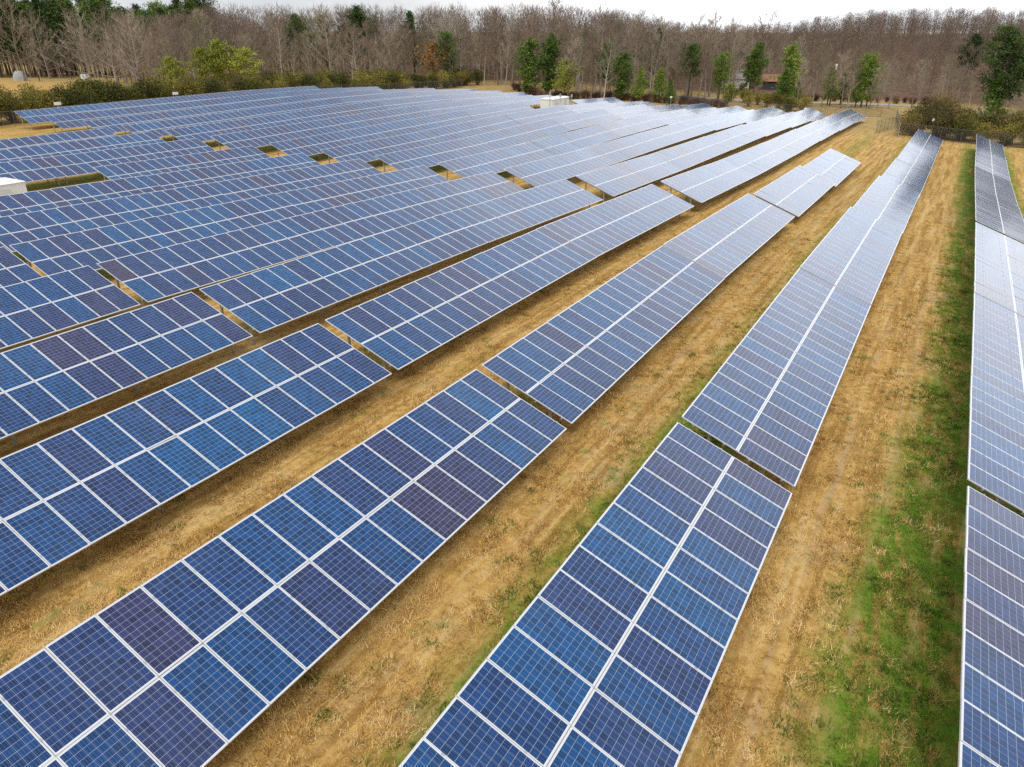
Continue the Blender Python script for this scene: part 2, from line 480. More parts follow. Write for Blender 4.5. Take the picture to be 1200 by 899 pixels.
# ------------------------------------------------------------------ terrain
GZ = np.array([[-11.94, -12.15, -12.32, -12.44, -12.57, -12.78, -13.13, -13.61, -14.12, -14.54, -14.8, -14.94, -15.08, -15.33, -15.75, -16.31, -16.92, -17.53, -18.13], [-12.05, -12.23, -12.34, -12.38, -12.43, -12.6, -12.96, -13.47, -13.99, -14.42, -14.67, -14.81, -14.94, -15.14, -15.47, -15.89, -16.36, -16.88, -17.44], [-11.99, -12.13, -12.2, -12.21, -12.25, -12.44, -12.8, -13.27, -13.74, -14.1, -14.33, -14.49, -14.66, -14.87, -15.14, -15.45, -15.81, -16.24, -16.78], [-11.82, -11.9, -11.97, -12.02, -12.13, -12.37, -12.71, -13.1, -13.45, -13.7, -13.9, -14.1, -14.33, -14.6, -14.89, -15.19, -15.52, -15.92, -16.44], [-11.75, -11.8, -11.89, -12.02, -12.23, -12.51, -12.83, -13.12, -13.34, -13.49, -13.64, -13.83, -14.1, -14.44, -14.82, -15.21, -15.61, -16.04, -16.52], [-11.81, -11.84, -11.95, -12.15, -12.43, -12.73, -13.02, -13.22, -13.34, -13.39, -13.46, -13.6, -13.87, -14.27, -14.76, -15.28, -15.8, -16.27, -16.72], [-11.87, -11.86, -11.96, -12.17, -12.46, -12.77, -13.01, -13.15, -13.16, -13.12, -13.1, -13.18, -13.45, -13.91, -14.53, -15.2, -15.81, -16.33, -16.73], [-11.89, -11.84, -11.92, -12.13, -12.42, -12.71, -12.9, -12.95, -12.88, -12.76, -12.68, -12.74, -13.02, -13.53, -14.22, -14.97, -15.64, -16.15, -16.51], [-11.94, -11.88, -11.96, -12.18, -12.47, -12.73, -12.86, -12.84, -12.72, -12.58, -12.5, -12.56, -12.83, -13.31, -13.97, -14.68, -15.32, -15.79, -16.11], [-12.01, -11.93, -11.99, -12.18, -12.42, -12.6, -12.66, -12.59, -12.47, -12.36, -12.34, -12.43, -12.68, -13.1, -13.67, -14.28, -14.84, -15.27, -15.57], [-12.06, -11.94, -11.93, -12.02, -12.15, -12.23, -12.22, -12.11, -11.98, -11.9, -11.92, -12.06, -12.33, -12.76, -13.29, -13.87, -14.38, -14.77, -15.05], [-12.14, -11.99, -11.93, -11.94, -11.99, -11.99, -11.92, -11.77, -11.61, -11.5, -11.5, -11.65, -11.97, -12.47, -13.07, -13.67, -14.15, -14.47, -14.68], [-12.22, -12.08, -12.0, -11.98, -11.97, -11.94, -11.84, -11.68, -11.48, -11.32, -11.27, -11.41, -11.79, -12.38, -13.05, -13.67, -14.1, -14.32, -14.41], [-12.24, -12.08, -11.97, -11.89, -11.84, -11.79, -11.7, -11.56, -11.37, -11.21, -11.15, -11.3, -11.71, -12.32, -12.99, -13.55, -13.89, -14.02, -14.02], [-12.2, -12.0, -11.83, -11.7, -11.61, -11.54, -11.47, -11.37, -11.24, -11.12, -11.09, -11.25, -11.62, -12.14, -12.68, -13.1, -13.33, -13.41, -13.41], [-12.14, -11.91, -11.71, -11.55, -11.42, -11.33, -11.26, -11.19, -11.11, -11.05, -11.06, -11.19, -11.45, -11.79, -12.13, -12.38, -12.53, -12.6, -12.66]])
GZ[4] -= 0.06; GZ[5] += 0.07
ROWY = np.array([-6.03, 1.84, 9.245] + [9.245 + 7.6 * (r - 2) for r in range(3, 16)])

def sm(a, b, v):
    t = np.clip((np.asarray(v, float) - a) / (b - a), 0, 1)
    return t * t * (3 - 2 * t)

def low_edge(x, y):
    """height of the panels' low edge over the field (rows follow the ground)"""
    x = np.asarray(x, float); y = np.asarray(y, float)
    xx = np.clip(x, 0, 175) / 10
    i = np.clip(xx.astype(int), 0, 17); f = xx - i
    yy = np.interp(np.clip(y, ROWY[0], ROWY[-1]), ROWY, np.arange(16))
    j = np.clip(yy.astype(int), 0, 14); g = yy - j
    def cub(p0, p1, p2, p3, t):
        return p1 + .5 * t * (p2 - p0 + t * (2 * p0 - 5 * p1 + 4 * p2 - p3 + t * (3 * (p1 - p2) + p3 - p0)))
    rows = []
    for dj in (-1, 0, 1, 2):
        jj = np.clip(j + dj, 0, 15)
        rows.append(cub(*[GZ[jj, np.clip(i + di, 0, 18)] for di in (-1, 0, 1, 2)], f))
    z = cub(*rows, g)
    d = np.hypot(np.maximum(0, np.maximum(-x, x - 175)), np.maximum(0, np.maximum(-6 - y, y - 109)))
    w = sm(0, 90, d)
    z = z * (1 - w) + (-12.6 - 4.2 * sm(40, 230, x)) * w
    D = np.hypot(x, y); A = np.degrees(np.arctan2(y, x))
    hill = 15.0 * sm(236, 430, D) * (1 - sm(450, 620, D)) * (1 - sm(4, 20, A)) + 5.0 * sm(215, 310, D) * (1 - sm(50, 56, A)) * sm(6, 24, A)
    return z + hill + CAMZ

def ground(x, y):
    return low_edge(x, y) - 0.92

def gz(x, y): return float(ground(x, y))

def axis(lo, hi, near_lo, near_hi, s0, s1):
    a = list(np.arange(near_lo, near_hi, s0))
    t = near_hi; st = s0
    while t < hi:
        a.append(t); st = min(st * 1.12, s1 if t < 380 else 400); t += st
    a.append(hi)
    t = near_lo; st = s0; b = []
    while t > lo:
        st = min(st * 1.12, s1 if t > -200 else 400); t -= st; b.append(t)
    b.append(lo)
    return np.array(sorted(set(b + a)))

def build_ground():
    xs = axis(-4000, 6000, 0, 60, 0.5, 3.0)
    ys = axis(-4000, 6000, -14, 30, 0.5, 3.0)
    X, Y = np.meshgrid(xs, ys)
    Z = ground(X, Y)
    Z = Z + 0.03 * np.sin(X * 1.7 + 0.6 * np.sin(Y * 1.1)) * np.sin(Y * 1.3 + X * 0.2) * (np.hypot(X, Y) < 140)
    nx, ny = len(xs), len(ys)
    me = bpy.data.meshes.new('ground')
    V = np.stack([X, Y, Z], -1).reshape(-1, 3)
    I = np.arange(nx * ny).reshape(ny, nx)
    F = np.stack([I[:-1, :-1], I[:-1, 1:], I[1:, 1:], I[1:, :-1]], -1).reshape(-1, 4)
    me.vertices.add(len(V)); me.loops.add(4 * len(F)); me.polygons.add(len(F))
    me.vertices.foreach_set('co', V.astype(np.float32).ravel())
    me.loops.foreach_set('vertex_index', F.astype(np.int32).ravel())
    me.polygons.foreach_set('loop_start', np.arange(0, 4 * len(F), 4, dtype=np.int32))
    me.polygons.foreach_set('loop_total', np.full(len(F), 4, np.int32))
    me.polygons.foreach_set('use_smooth', np.ones(len(F), bool))
    me.materials.append(M_ground)
    me.update(); me.validate()
    o = link('ground', me)
    tag(o, 'field of dry tan grass with green strips between the panel rows', 'ground', kind='structure')
build_ground()

def build_road():
    pts = [(232, -140), (224, -40), (221.6, 6), (219.6, 34), (214, 50), (205, 78), (200, 96)]
    V, F = [], []
    dense = []
    for a, b in zip(pts[:-1], pts[1:]):
        for t in np.linspace(0, 1, 12, endpoint=False): dense.append((a[0] + (b[0] - a[0]) * t, a[1] + (b[1] - a[1]) * t))
    m = MB()
    prev = None
    for i in range(len(dense) - 1):
        d = Vector((dense[i + 1][0] - dense[i][0], dense[i + 1][1] - dense[i][1])).normalized()
        s = Vector((-d.y, d.x)) * 2.6
        q = []
        for sg in (-1, 1):
            px, py = dense[i][0] + s.x * sg, dense[i][1] + s.y * sg
            q.append((px, py, gz(px, py) + 0.06))
        if prev: m.poly([prev[0], prev[1], q[1], q[0]])
        prev = q
    o = link('road', m.mesh('road', [M_road]))
    tag(o, 'narrow pale lane running past the wood beyond the panels', 'road', kind='structure')
build_road()

# ------------------------------------------------------------------ solar tables
TILT = R(20.39)
ML, MW, MT = 1.965, 0.985, 0.04        # panel length, width, thickness
LS = 1.975                              # slant pitch of the two panel rows
CT, ST = math.cos(TILT), math.sin(TILT)

def panel_mesh(with_frame):
    m = MB(); t = 0.016; tv = 0.026
    zt = -0.004
    if with_frame:
        frame_into(m, 1)
    m.poly([(t, tv, zt), (MW - t, tv, zt), (MW - t, ML - tv, zt), (t, ML - tv, zt)], 0,
           [(t, tv), (MW - t, tv), (MW - t, ML - tv), (t, ML - tv)])
    m.poly([(t, ML - tv, zt - 0.006), (MW - t, ML - tv, zt - 0.006), (MW - t, tv, zt - 0.006), (t, tv, zt - 0.006)], 2)
    m.box((MW / 2 - .07, ML - .30, zt - .03), (MW / 2 + .07, ML - .20, zt - .0065), 3)
    return m.mesh('solar_panel', [M_cell, M_alu, M_back, M_jbox])

def frame_into(m, mi):
    t = 0.016; tv = 0.026
    m.box((0, 0, -MT), (MW, tv, 0), mi)
    m.box((0, ML - tv, -MT), (MW, ML, 0), mi)
    m.box((0, tv, -MT), (t, ML - tv, 0), mi)
    m.box((MW - t, tv, -MT), (MW, ML - tv, 0), mi)

ME_PANEL = panel_mesh(False)
_m = MB(); frame_into(_m, 0)
for _v in (0.42, 1.52):
    _m.box((MW - .012, _v - .03, .001), (MW + .024, _v + .03, .009), 1)
ME_FRAME = _m.mesh('panel_frame', [M_alu, M_galv])
ME_PANEL_F = panel_mesh(True)

_m = MB(); _m.tube((0, 0, 0), (0, 0, 1), 0.065, 0.065, 8, cap=True); ME_POST = _m.mesh('post', [M_galv])
_m = MB(); _m.box((-.035, 0, -.11), (.035, 1, 0)); ME_RAFTER = _m.mesh('rafter', [M_galv])
_m = MB()
_m.box((0, -.03, -.055), (1, -.026, 0)); _m.box((0, -.026, -.004), (1, .03, 0)); _m.box((0, -.026, -.055), (1, .03, -.051))
ME_PURLIN = _m.mesh('purlin', [M_galv])

ORD = ['first', 'second', 'third', 'fourth', 'fifth', 'sixth', 'seventh', 'eighth', 'ninth', 'tenth', 'eleventh', 'twelfth',
       'thirteenth', 'fourteenth', 'fifteenth', 'sixteenth']
GROUP_T = 'solar tables in rows across the field'

def solar_table(row, x0, x1, npan, label):
    y = ROWY[row]
    xm = (x0 + x1) / 2
    # rigid table: fit a straight line to the ground profile
    s = np.linspace(x0, x1, 9)
    zz = low_edge(s, np.full(9, y))
    sl, ic = np.polyfit(s - xm, zz, 1)
    if x0 > 95: sl *= 0.74              # far tables step down the slope, each one flatter than the ground
    elif row in (1, 2) and x0 > 57: sl *= 0.50 if x0 < 62 else 0.62
    ang = math.atan(sl)
    root = empty('solar_table', (x0, y, ic + sl * (x0 - xm)))
    root.rotation_euler = (0, -ang, 0)
    tag(root, label, 'solar table', GROUP_T)
    Ln = (x1 - x0) / math.cos(ang)
    pitch = (Ln + 0.012) / npan
    sx = min((pitch - 0.010) / MW, 1.035)
    dist = math.hypot(xm, y)
    detail = 2 if dist < 62 else (1 if dist < 118 else 0)
    if detail:
        for k in range(2):
            for i in range(npan):
                loc = (i * pitch, k * LS * CT, k * LS * ST)
                jit = R(rng.normal(0, 0.22))
                p = link('solar_panel', ME_PANEL if detail == 2 else ME_PANEL_F, root, loc, (TILT + jit, R(rng.normal(0, 0.16)), 0), (sx, 1, 1))
                if detail == 2: link('panel_frame', ME_FRAME, p)
    else:
        for k in range(2):
            m = MB(); tones = []
            for i in range(npan):
                ox = i * pitch; w = MW * sx; t = 0.023
                oz = rng.normal(0, 0.0012)
                f0 = len(m.f)
                q = lambda a, b, c: (ox + a, b * CT - c * ST, b * ST + c * CT)
                for (a0, b0, a1, b1) in ((0, 0, w, t), (0, ML - t, w, ML), (0, t, t, ML - t), (w - t, t, w, ML - t)):
                    m.poly([q(a0, b0, 0), q(a1, b0, 0), q(a1, b1, 0), q(a0, b1, 0)], 1)
                m.poly([q(0, 0, -MT), q(w, 0, -MT), q(w, 0, 0), q(0, 0, 0)], 1)
                m.poly([q(w, ML, -MT), q(0, ML, -MT), q(0, ML, 0), q(w, ML, 0)], 1)
                m.poly([q(t, t, -.004), q(w - t, t, -.004 + oz), q(w - t, ML - t, -.004 + oz), q(t, ML - t, -.004)], 0,
                       [(t, t), (MW - t, t), (MW - t, ML - t), (t, ML - t)])
                m.poly([q(0, ML, -MT), q(w, ML, -MT), q(w, 0, -MT), q(0, 0, -MT)], 2)
                tones += [rng.random()] * (len(m.f) - f0)
            me = m.mesh('panel_strip', [M_cell, M_alu, M_back])
            a = me.attributes.new('tone', 'FLOAT', 'FACE'); a.data.foreach_set('value', np.array(tones, np.float32))
            link('panel_strip', me, root, (0, k * LS * CT, k * LS * ST))
    # support rack
    dep = 0.048
    def on(u, b, c): return (u, b * CT - c * ST, b * ST + c * CT)
    npost = 5
    us = [0.35 + (Ln - 0.7) * i / (npost - 1) for i in range(npost)]
    if detail == 2:
        for b in (0.42, 1.52, 2.40, 3.50):
            link('purlin', ME_PURLIN, root, on(-0.04, b, -dep), (TILT, 0, 0), (Ln + 0.06, 1, 1))
        for u in us:
            link('rafter', ME_RAFTER, root, on(u, 0.25, -dep - .057), (TILT, 0, 0), (1, 3.45, 1))
            for b in (1.05, 2.95):
                px, py, pz = on(u, b, -dep - .10)
                wx = x0 + px * math.cos(ang); wy = y + py
                wz = root.location.z + px * math.sin(ang) + pz
                h = wz - gz(wx, wy) + 0.15
                link('post', ME_POST, root, (px, py, pz - h), (0, 0, 0), (1, 1, h))
    else:
        m = MB()
        for b in (0.42, 1.52, 2.40, 3.50):
            m.beam(on(-.03, b, -dep - .03), on(Ln + .03, b, -dep - .03), .05, .05)
        for u in us:
            m.beam(on(u, 0.25, -dep - .11), on(u, 3.7, -dep - .11), .07, .10)
            for b in (1.05, 2.95):
                px, py, pz = on(u, b, -dep - .15)
                wx = x0 + px * math.cos(ang); wy = y + py
                wz = root.location.z + px * math.sin(ang) + pz
                m.tube((px, py, pz), (px, py, pz - (wz - gz(wx, wy) + .15)), .065, .065, 6)
        link('support_rack', m.mesh('support_rack', [M_galv]), root)
    return root

GAP0 = {0: 57.6, 1: 57.3, 2: 57.6, 3: 56.9, 4: 56.2, 5: 56.6, 6: 56.4, 7: 55.9, 8: 55.7, 9: 55.8, 10: 54.6, 11: 54.2, 12: 53.5}
GAP1 = {0: 58.4, 1: 58.2, 2: 59.3, 3: 58.9, 4: 58.4, 5: 58.7, 6: 58.7, 7: 58.3, 8: 58.3, 9: 58.2, 10: 56.5, 11: 56.1, 12: 55.6, 13: 55.3, 14: 54.8, 15: 54.9}
EAST = {0: 133.4, 1: 133.6, 2: 97.6, 3: 171, 4: 171, 5: 171, 6: 171, 7: 171, 8: 156, 9: 155, 10: 139.7, 11: 141.7, 12: 144.2, 13: 146, 14: 121.6, 15: 111.8}
WEST = {0: 0, 1: 0, 2: 0, 3: 0, 4: 0, 5: 0, 6: 0, 7: 1, 8: 1, 9: 2, 10: 1, 11: 1, 12: 1, 13: 3, 14: 3, 15: 3}

def table_plan():
    for r in range(16):
        spans = []
        a = 19.55 - 0.15 * (r - 1); b = 38.6 - 0.13 * (r - 1)
        if r == 2: a = 19.26
        if r == 1: a = 19.45
        if r == 0: a, b = 20.0, 39.2
        w = WEST[r]
        if w <= 0: spans.append((a - 19.19, a))
        if w <= 1: spans.append((a + (0.40 if r < 6 else 0.26), b - 0.02))
        if w <= 2: spans.append((b + (0.02 if r != 9 else 0.2), GAP0[r]))
        x = GAP1[r]; e = EAST[r]
        step = 18.85
        while x < e - 3:
            x1 = min(x + step - 0.10, e)
            if e - x1 < 3: x1 = e
            if not (r == 9 and 114.0 < (x + x1) / 2 < 133.0):
                spans.append((x, x1))
            x += step
        for q, (x0, x1) in enumerate(spans):
            yield r, q, len(spans), x0, x1

COUNT = 0
for r, q, n, x0, x1 in table_plan():
    npan = max(3, round((x1 - x0) / 1.0))
    near = math.hypot((x0 + x1) / 2, ROWY[r])
    look = 'deep blue' if near < 45 else ('blue' if near < 95 else 'pale')
    end = 'first from near end' if q == 0 else (ORD[q] + ' from near end' if q < n - 1 else 'last at far end')
    rw = 'the row past the green strip' if r == 0 else ('the row beside the mown track' if r == 1 else f'{ORD[r - 1]} row back from mown track')
    lab = f'{look} solar table, {end}, {rw}'
    solar_table(r, x0, x1, npan, lab)
    COUNT += 1
print('tables', COUNT)

# ------------------------------------------------------------------ grass blades close to the camera
def build_grass():
    def blades(n_t, kind):
        # tuft centres spread so the density per pixel stays even
        X = 2.5 + 74 * rng.random(n_t) ** 1.7
        Y = -9.5 + rng.random(n_t) * (32 + 0 * X)
        # keep off what the panels hide
        keep = np.zeros(n_t, bool)
        for yl in ROWY[:5]:
            lo, hi = yl - 4.4, yl + 1.6
            keep |= (Y > lo) & (Y < hi)
        keep &= rng.random(n_t) > sm(38, 76, X)
        wob = 0.10 * np.sin(X * 0.31) + 0.06 * np.sin(X * 0.83 + 2)
        for yr in (0.95, -0.55, 8.35, 6.95, 15.2, 16.4):
            keep &= (rng.random(n_t) > 0.8 * (1 - sm(0.10, 0.24, np.abs(Y + wob - yr))))
        return X[keep], Y[keep]
    def tone_noise(X, Y, s):
        return np.sin(X * s + 1.3 * np.sin(Y * s * .7)) * np.sin(Y * s * 1.1 + 1.7 * np.sin(X * s * .6 + 1))
    def greenness(X, Y):
        e = 0.45 * tone_noise(X, Y, 0.9) + 0.25 * tone_noise(X, Y, 2.3)
        g1 = sm(-5.8, -5.0, Y) * (1 - sm(-1.7, -0.3, Y + 1.3 * e - 1.15 * (1 - sm(14, 34, X))))
        g2 = sm(4.2, 4.8, Y) * (1 - sm(6.4, 7.9, Y + 1.2 * e)) * (1 - 0.55 * sm(24, 40, X))
        spot = sm(0.46, 0.80, tone_noise(X + 3, Y, 1.9) * 0.6 + tone_noise(X, Y + 5, 4.1) * 0.5)
        return np.clip(np.maximum(np.maximum(g1, g2), 0.75 * spot), 0, 1)
    def make(name, n_t, nb, green):
        X, Y = blades(n_t, green)
        g = greenness(X, Y)
        pick = rng.random(len(X)) < (g if green else (1 - 0.8 * g))
        X, Y = X[pick], Y[pick]
        n = len(X)
        size = rng.lognormal(0, 0.35, n)
        bx = np.repeat(X, nb) + rng.normal(0, 0.085, n * nb)
        by = np.repeat(Y, nb) + rng.normal(0, 0.085, n * nb)
        bz = ground(bx, by)
        h = np.repeat(size, nb) * (0.050 if not green else 0.060) * (0.5 + rng.random(n * nb))
        az = rng.random(n * nb) * 2 * np.pi
        lean = (0.9 if not green else 0.6) * (0.4 + 1.1 * rng.random(n * nb))
        wd = 0.006 + 0.007 * rng.random(n * nb)
        dx, dy = np.cos(az), np.sin(az)
        P = np.zeros((n * nb, 3, 3))
        P[:, 0] = np.stack([bx - dy * wd, by + dx * wd, bz - .01], -1)
        P[:, 1] = np.stack([bx + dy * wd, by - dx * wd, bz - .01], -1)
        P[:, 2] = np.stack([bx + dx * h * lean * 1.6, by + dy * h * lean * 1.6, bz + h], -1)
        ph = 0.9 * np.sin(X * 0.21) + 0.5 * np.sin(X * 0.57 + 1)
        streak = 0.5 * np.sin(Y * 9.0 + ph) * np.sin(Y * 3.7 + 0.4 * ph) + 0.35 * np.sin(Y * 17.0 + 1.6 * ph)
        ton = np.clip(np.repeat(0.5 + 0.22 * streak + 0.26 * tone_noise(X, Y, 1.3) + 0.24 * rng.normal(0, 1, n), nb) + rng.normal(0, 0.16, n * nb), 0, 1)
        me = tri_mesh(name, P, [M_green if green else M_straw], ton)
        return link(name, me)
    o = make('dry_grass', 75000, 16, False)
    tag(o, 'short dry tan grass growing in the aisles between panel rows', 'grass', kind='stuff')
    o = make('green_grass', 80000, 16, True)
    tag(o, 'short green grass growing along the shaded side of the rows', 'grass', kind='stuff')
build_grass()

# ------------------------------------------------------------------ trees
def rv(s=1.0): return Vector((random.gauss(0, s), random.gauss(0, s), random.gauss(0, s)))

def cone_tris(p, q, r, n=3):
    d = (q - p)
    if d.length < 1e-5: return []
    d.normalize()
    s = d.cross(Vector((0.3, 0.2, 0.9)));
    if s.length < 1e-3: s = d.cross(Vector((1, 0, 0)))
    s.normalize(); u = d.cross(s)
    c = [p + (s * math.cos(2 * math.pi * k / n) + u * math.sin(2 * math.pi * k / n)) * r for k in range(n)]
    return [(c[k], c[(k + 1) % n], q) for k in range(n)]

def bare_tree_meshes(seed, H=17.0, spread=0.30, clear=0.28, limbs=24, twig_r=0.028, forks=6, twigs=6, mat=None, wide=False):
    random.seed(seed)
    tm = MB()
    tris, tone = [], []
    # trunk
    pts = [Vector((0, 0, -0.3))]
    d = Vector((random.gauss(0, .03), random.gauss(0, .03), 1)).normalized()
    n = 9
    top = H * 0.86
    for i in range(n):
        d = (d + rv(0.035) + Vector((0, 0, 0.05))).normalized()
        pts.append(pts[-1] + d * (top / n))
    r0 = H * 0.0125
    def tr(t): return r0 * (1 - t) ** 0.9 + 0.02
    for i in range(n):
        tm.tube(pts[i], pts[i + 1], tr(i / n) * (1.3 if i == 0 else 1), tr((i + 1) / n), 7)
    def at(t):
        f = t * n; i = min(int(f), n - 1); return pts[i].lerp(pts[i + 1], f - i)
    for k in range(limbs):
        t = clear + (1 - clear) * (k + random.random()) / limbs
        t = min(t, 0.99)
        b = at(t)
        a = k * 2.39996 + random.gauss(0, .4)
        up = (0.55 + 0.9 * t) if not wide else (0.25 + 0.8 * t)
        out = Vector((math.cos(a), math.sin(a), up + random.gauss(0, .15))).normalized()
        ln = H * spread * (1.15 - 0.75 * t) * random.uniform(0.7, 1.2)
        if wide: ln *= 1.25
        m1 = b + out * ln * 0.5 + rv(0.04 * ln)
        out2 = (out + Vector((0, 0, 0.35)) + rv(0.12)).normalized()
        e = m1 + out2 * ln * 0.5
        rr = tr(t) * 0.42
        tm.tube(b, m1, rr, rr * 0.6, 5)
        tm.tube(m1, e, rr * 0.6, 0.02, 5)
        for f in range(forks):
            s = random.uniform(0.25, 1.0)
            p = b.lerp(m1, s * 2) if s < .5 else m1.lerp(e, s * 2 - 1)
            dd = (out2 * 0.8 + rv(0.45) + Vector((0, 0, 0.35))).normalized()
            l2 = ln * random.uniform(0.28, 0.55)
            q = p + dd * l2
            for c in cone_tris(p, q, max(0.022, rr * 0.35)): tris.append(c); tone.append(random.uniform(.35, .75))
            for w in range(twigs):
                u = random.uniform(0.15, 1.0)
                pp = p.lerp(q, u)
                d3 = (dd * 0.7 + rv(0.5) + Vector((0, 0, 0.30))).normalized()
                l3 = random.uniform(0.6, 1.5) * H / 17
                for c in cone_tris(pp, pp + d3 * l3, twig_r * random.uniform(.6, 1.1)): tris.append(c); tone.append(random.uniform(.2, .8))
    me_t = tm.mesh('trunk', [M_bark], True)
    a = me_t.attributes.new('tone', 'FLOAT', 'FACE'); a.data.foreach_set('value', np.full(len(me_t.polygons), 0.5, np.float32))
    P = np.array([[tuple(v) for v in c] for c in tris])
    me_c = tri_mesh('crown', P, [mat or M_twig], tone)
    return me_t, me_c

def needle_clump(c, r, n, dirn):
    out = []
    for _ in range(n):
        d = (rv(1).normalized() + dirn * 0.6 + Vector((0, 0, .25))).normalized()
        p = c + rv(r * 0.38)
        s = d.cross(rv(1)).normalized() * random.uniform(.07, .13)
        q = p + d * random.uniform(.3, .65)
        out.append((p - s, p + s, q))
    return out

def pine_meshes(seed, H=12.0, base=0.18, width=0.24, mat=None, shape='cone', dens=1.0, kinds=None):
    random.seed(seed)
    tm = MB(); tris, tone = [], []
    lean = Vector((random.gauss(0, .02), random.gauss(0, .02), 0))
    def ax(t): return Vector((lean.x * H * t, lean.y * H * t, H * t))
    nseg = 7
    for i in range(nseg):
        tm.tube(ax(i / nseg) - Vector((0, 0, .3 if i == 0 else 0)), ax((i + 1) / nseg), H * .0135 * (1 - i / nseg) + .03, H * .0135 * (1 - (i + 1) / nseg) + .02, 7)
    nb = int(60 * dens * (H / 12) ** 0.7)
    for k in range(nb):
        t = base + (1 - base) * ((k + random.random()) / nb)
        s = (t - base) / (1 - base)
        if shape == 'cone': w = (1 - s) ** 0.8 * (0.65 + 0.35 * min(1, s * 5))
        elif shape == 'round': w = math.sin(math.pi * min(1, 0.12 + 0.88 * s)) ** 0.7
        else: w = 0.55 + 0.45 * math.sin(math.pi * s)
        w *= H * width * 1.3 * random.uniform(.38, 1.30)
        a = k * 2.39996 + random.gauss(0, .5)
        o = Vector((math.cos(a), math.sin(a), 0.25 + 0.35 * s + random.gauss(0, .12))).normalized()
        b = ax(t); e = b + o * w
        tm.tube(b, e, .05 * H / 12 + .012, .012, 4)
        ncl = max(2, int(w * 1.9))
        for j in range(ncl):
            u = 0.30 + 0.75 * (j + random.random()) / ncl
            c = b + o * w * u + rv(0.10 * w + .05)
            cl = needle_clump(c, 0.55 + .25 * H / 12, int(17 * dens), o)
            tt = random.gauss(.48, .14)
            tris += cl; tone += [tt + random.gauss(0, .09) for _ in cl]
    cl = needle_clump(ax(1.0), 0.5, 20, Vector((0, 0, 1))); tris += cl; tone += [.6] * len(cl)
    me_t = tm.mesh('trunk', [M_pinebark], True)
    a = me_t.attributes.new('tone', 'FLOAT', 'FACE'); a.data.foreach_set('value', np.full(len(me_t.polygons), 0.5, np.float32))
    P = np.array([[tuple(v) for v in c] for c in tris])
    return me_t, tri_mesh('crown', P, [mat or M_needle], tone)

def shrub_meshes(seed, W=4.0, H=3.6, mat=None, n=3000, leaf=0.13, airy=0.0):
    random.seed(seed)
    tm = MB(); tris, tone = [], []
    lobes = []
    for k in range(random.randint(6, 9)):
        a = random.random() * 6.283; rr = random.uniform(0, .36) * W
        h = random.uniform(.45, .80) * H
        lobes.append((Vector((math.cos(a) * rr, math.sin(a) * rr, h * random.uniform(.6, 1))), random.uniform(.20, .33) * W, random.gauss(.5, .13)))
    for c, r, tt in lobes:
        for s in range(3):
            tm.tube((random.gauss(0, .15 * W * .3), random.gauss(0, .15 * W * .3), -.1), c + rv(r * .3), .035, .012, 4)
    for _ in range(n):
        c, r, tt = random.choice(lobes)
        d = rv(1).normalized()
        p = c + Vector((d.x * r, d.y * r, d.z * r * .95)) * (random.random() ** 0.38) * random.uniform(.75, 1.12)
        if p.z < 0.05: p.z = abs(p.z) * .5 + random.uniform(0, .5)
        s = rv(1).normalized(); u = s.cross(rv(1)).normalized()
        l = leaf * random.uniform(.6, 1.4)
        tris.append((p - s * l * .5, p + s * l * .5, p + u * l * 1.3)); tone.append(tt + random.gauss(0, .13))
    for _ in range(int(airy * n)):
        c, r, tt = random.choice(lobes)
        d = (rv(1) + Vector((0, 0, 1.2))).normalized()
        p = c + d * r * .5
        for q in cone_tris(p, p + d * r * random.uniform(.6, 1.3) + rv(.2), .018): tris.append(q); tone.append(random.uniform(.2, .6))
    me_t = tm.mesh('stems', [M_pinebark], True)
    a = me_t.attributes.new('tone', 'FLOAT', 'FACE'); a.data.foreach_set('value', np.full(len(me_t.polygons), 0.5, np.float32))
    P = np.array([[tuple(v) for v in c] for c in tris])
    return me_t, tri_mesh('foliage', P, [mat or M_olive], tone)

def plant(name, meshes, x, y, s, label, cat, group=None, rz=None, sz=None, parts=('trunk', 'crown'), sink=0.0):
    o = empty(name, (x, y, gz(x, y) - sink), random.random() * 6.283 if rz is None else rz)
    o.scale = (s, s, s * (sz or 1.0))
    tag(o, label, cat, group)
    link(parts[0], meshes[0], o); link(parts[1], meshes[1], o)
    return o

BARE = [bare_tree_meshes(100 + k, 17, [.24, .28, .22, .30, .26, .25, .29][k], [.30, .25, .38, .22, .33, .28, .3][k], [24, 26, 22, 26, 24, 25, 26][k],
                         mat=(M_twig_red if k == 2 else (M_twig_olive if k in (4, 6) else M_twig))) for k in range(7)]
WIDE = [bare_tree_meshes(140 + k, 16, .40, .16, 30, forks=7, twigs=6, wide=True) for k in range(2)]
PINE_C = [pine_meshes(200 + k, 12, .16, .20, None, 'cone') for k in range(3)]
PINE_T = [pine_meshes(220 + k, 17, [.30, .36, .42][k], .15, None, ['col', 'round', 'col'][k], .9) for k in range(3)]
PINE_D = [pine_meshes(290 + k, 17, [.30, .36, .26][k], .15, M_needle_d, ['col', 'round', 'cone'][k], 1.1) for k in range(3)]
PINE_S = [pine_meshes(240 + k, 9, .10, .155, None, 'col', 1.1) for k in range(2)]
PINE_Y = [pine_meshes(260 + k, 9, .22, .26, M_needle_y, 'round', 0.9) for k in range(2)]
DEADLEAF = pine_meshes(280, 8, .30, .26, M_brownleaf, 'round', 0.7)
SHRUB = [shrub_meshes(300 + k, 4.6, 4.0, M_olive, 3200) for k in range(4)]
RUSSET = [shrub_meshes(330 + k, 5.4, 4.2, M_rust_l, 4200, .15, .10) for k in range(3)]
BRUSH = [shrub_meshes(360 + k, 3.2, 1.9, M_brush, 700, .12, .5) for k in range(2)]

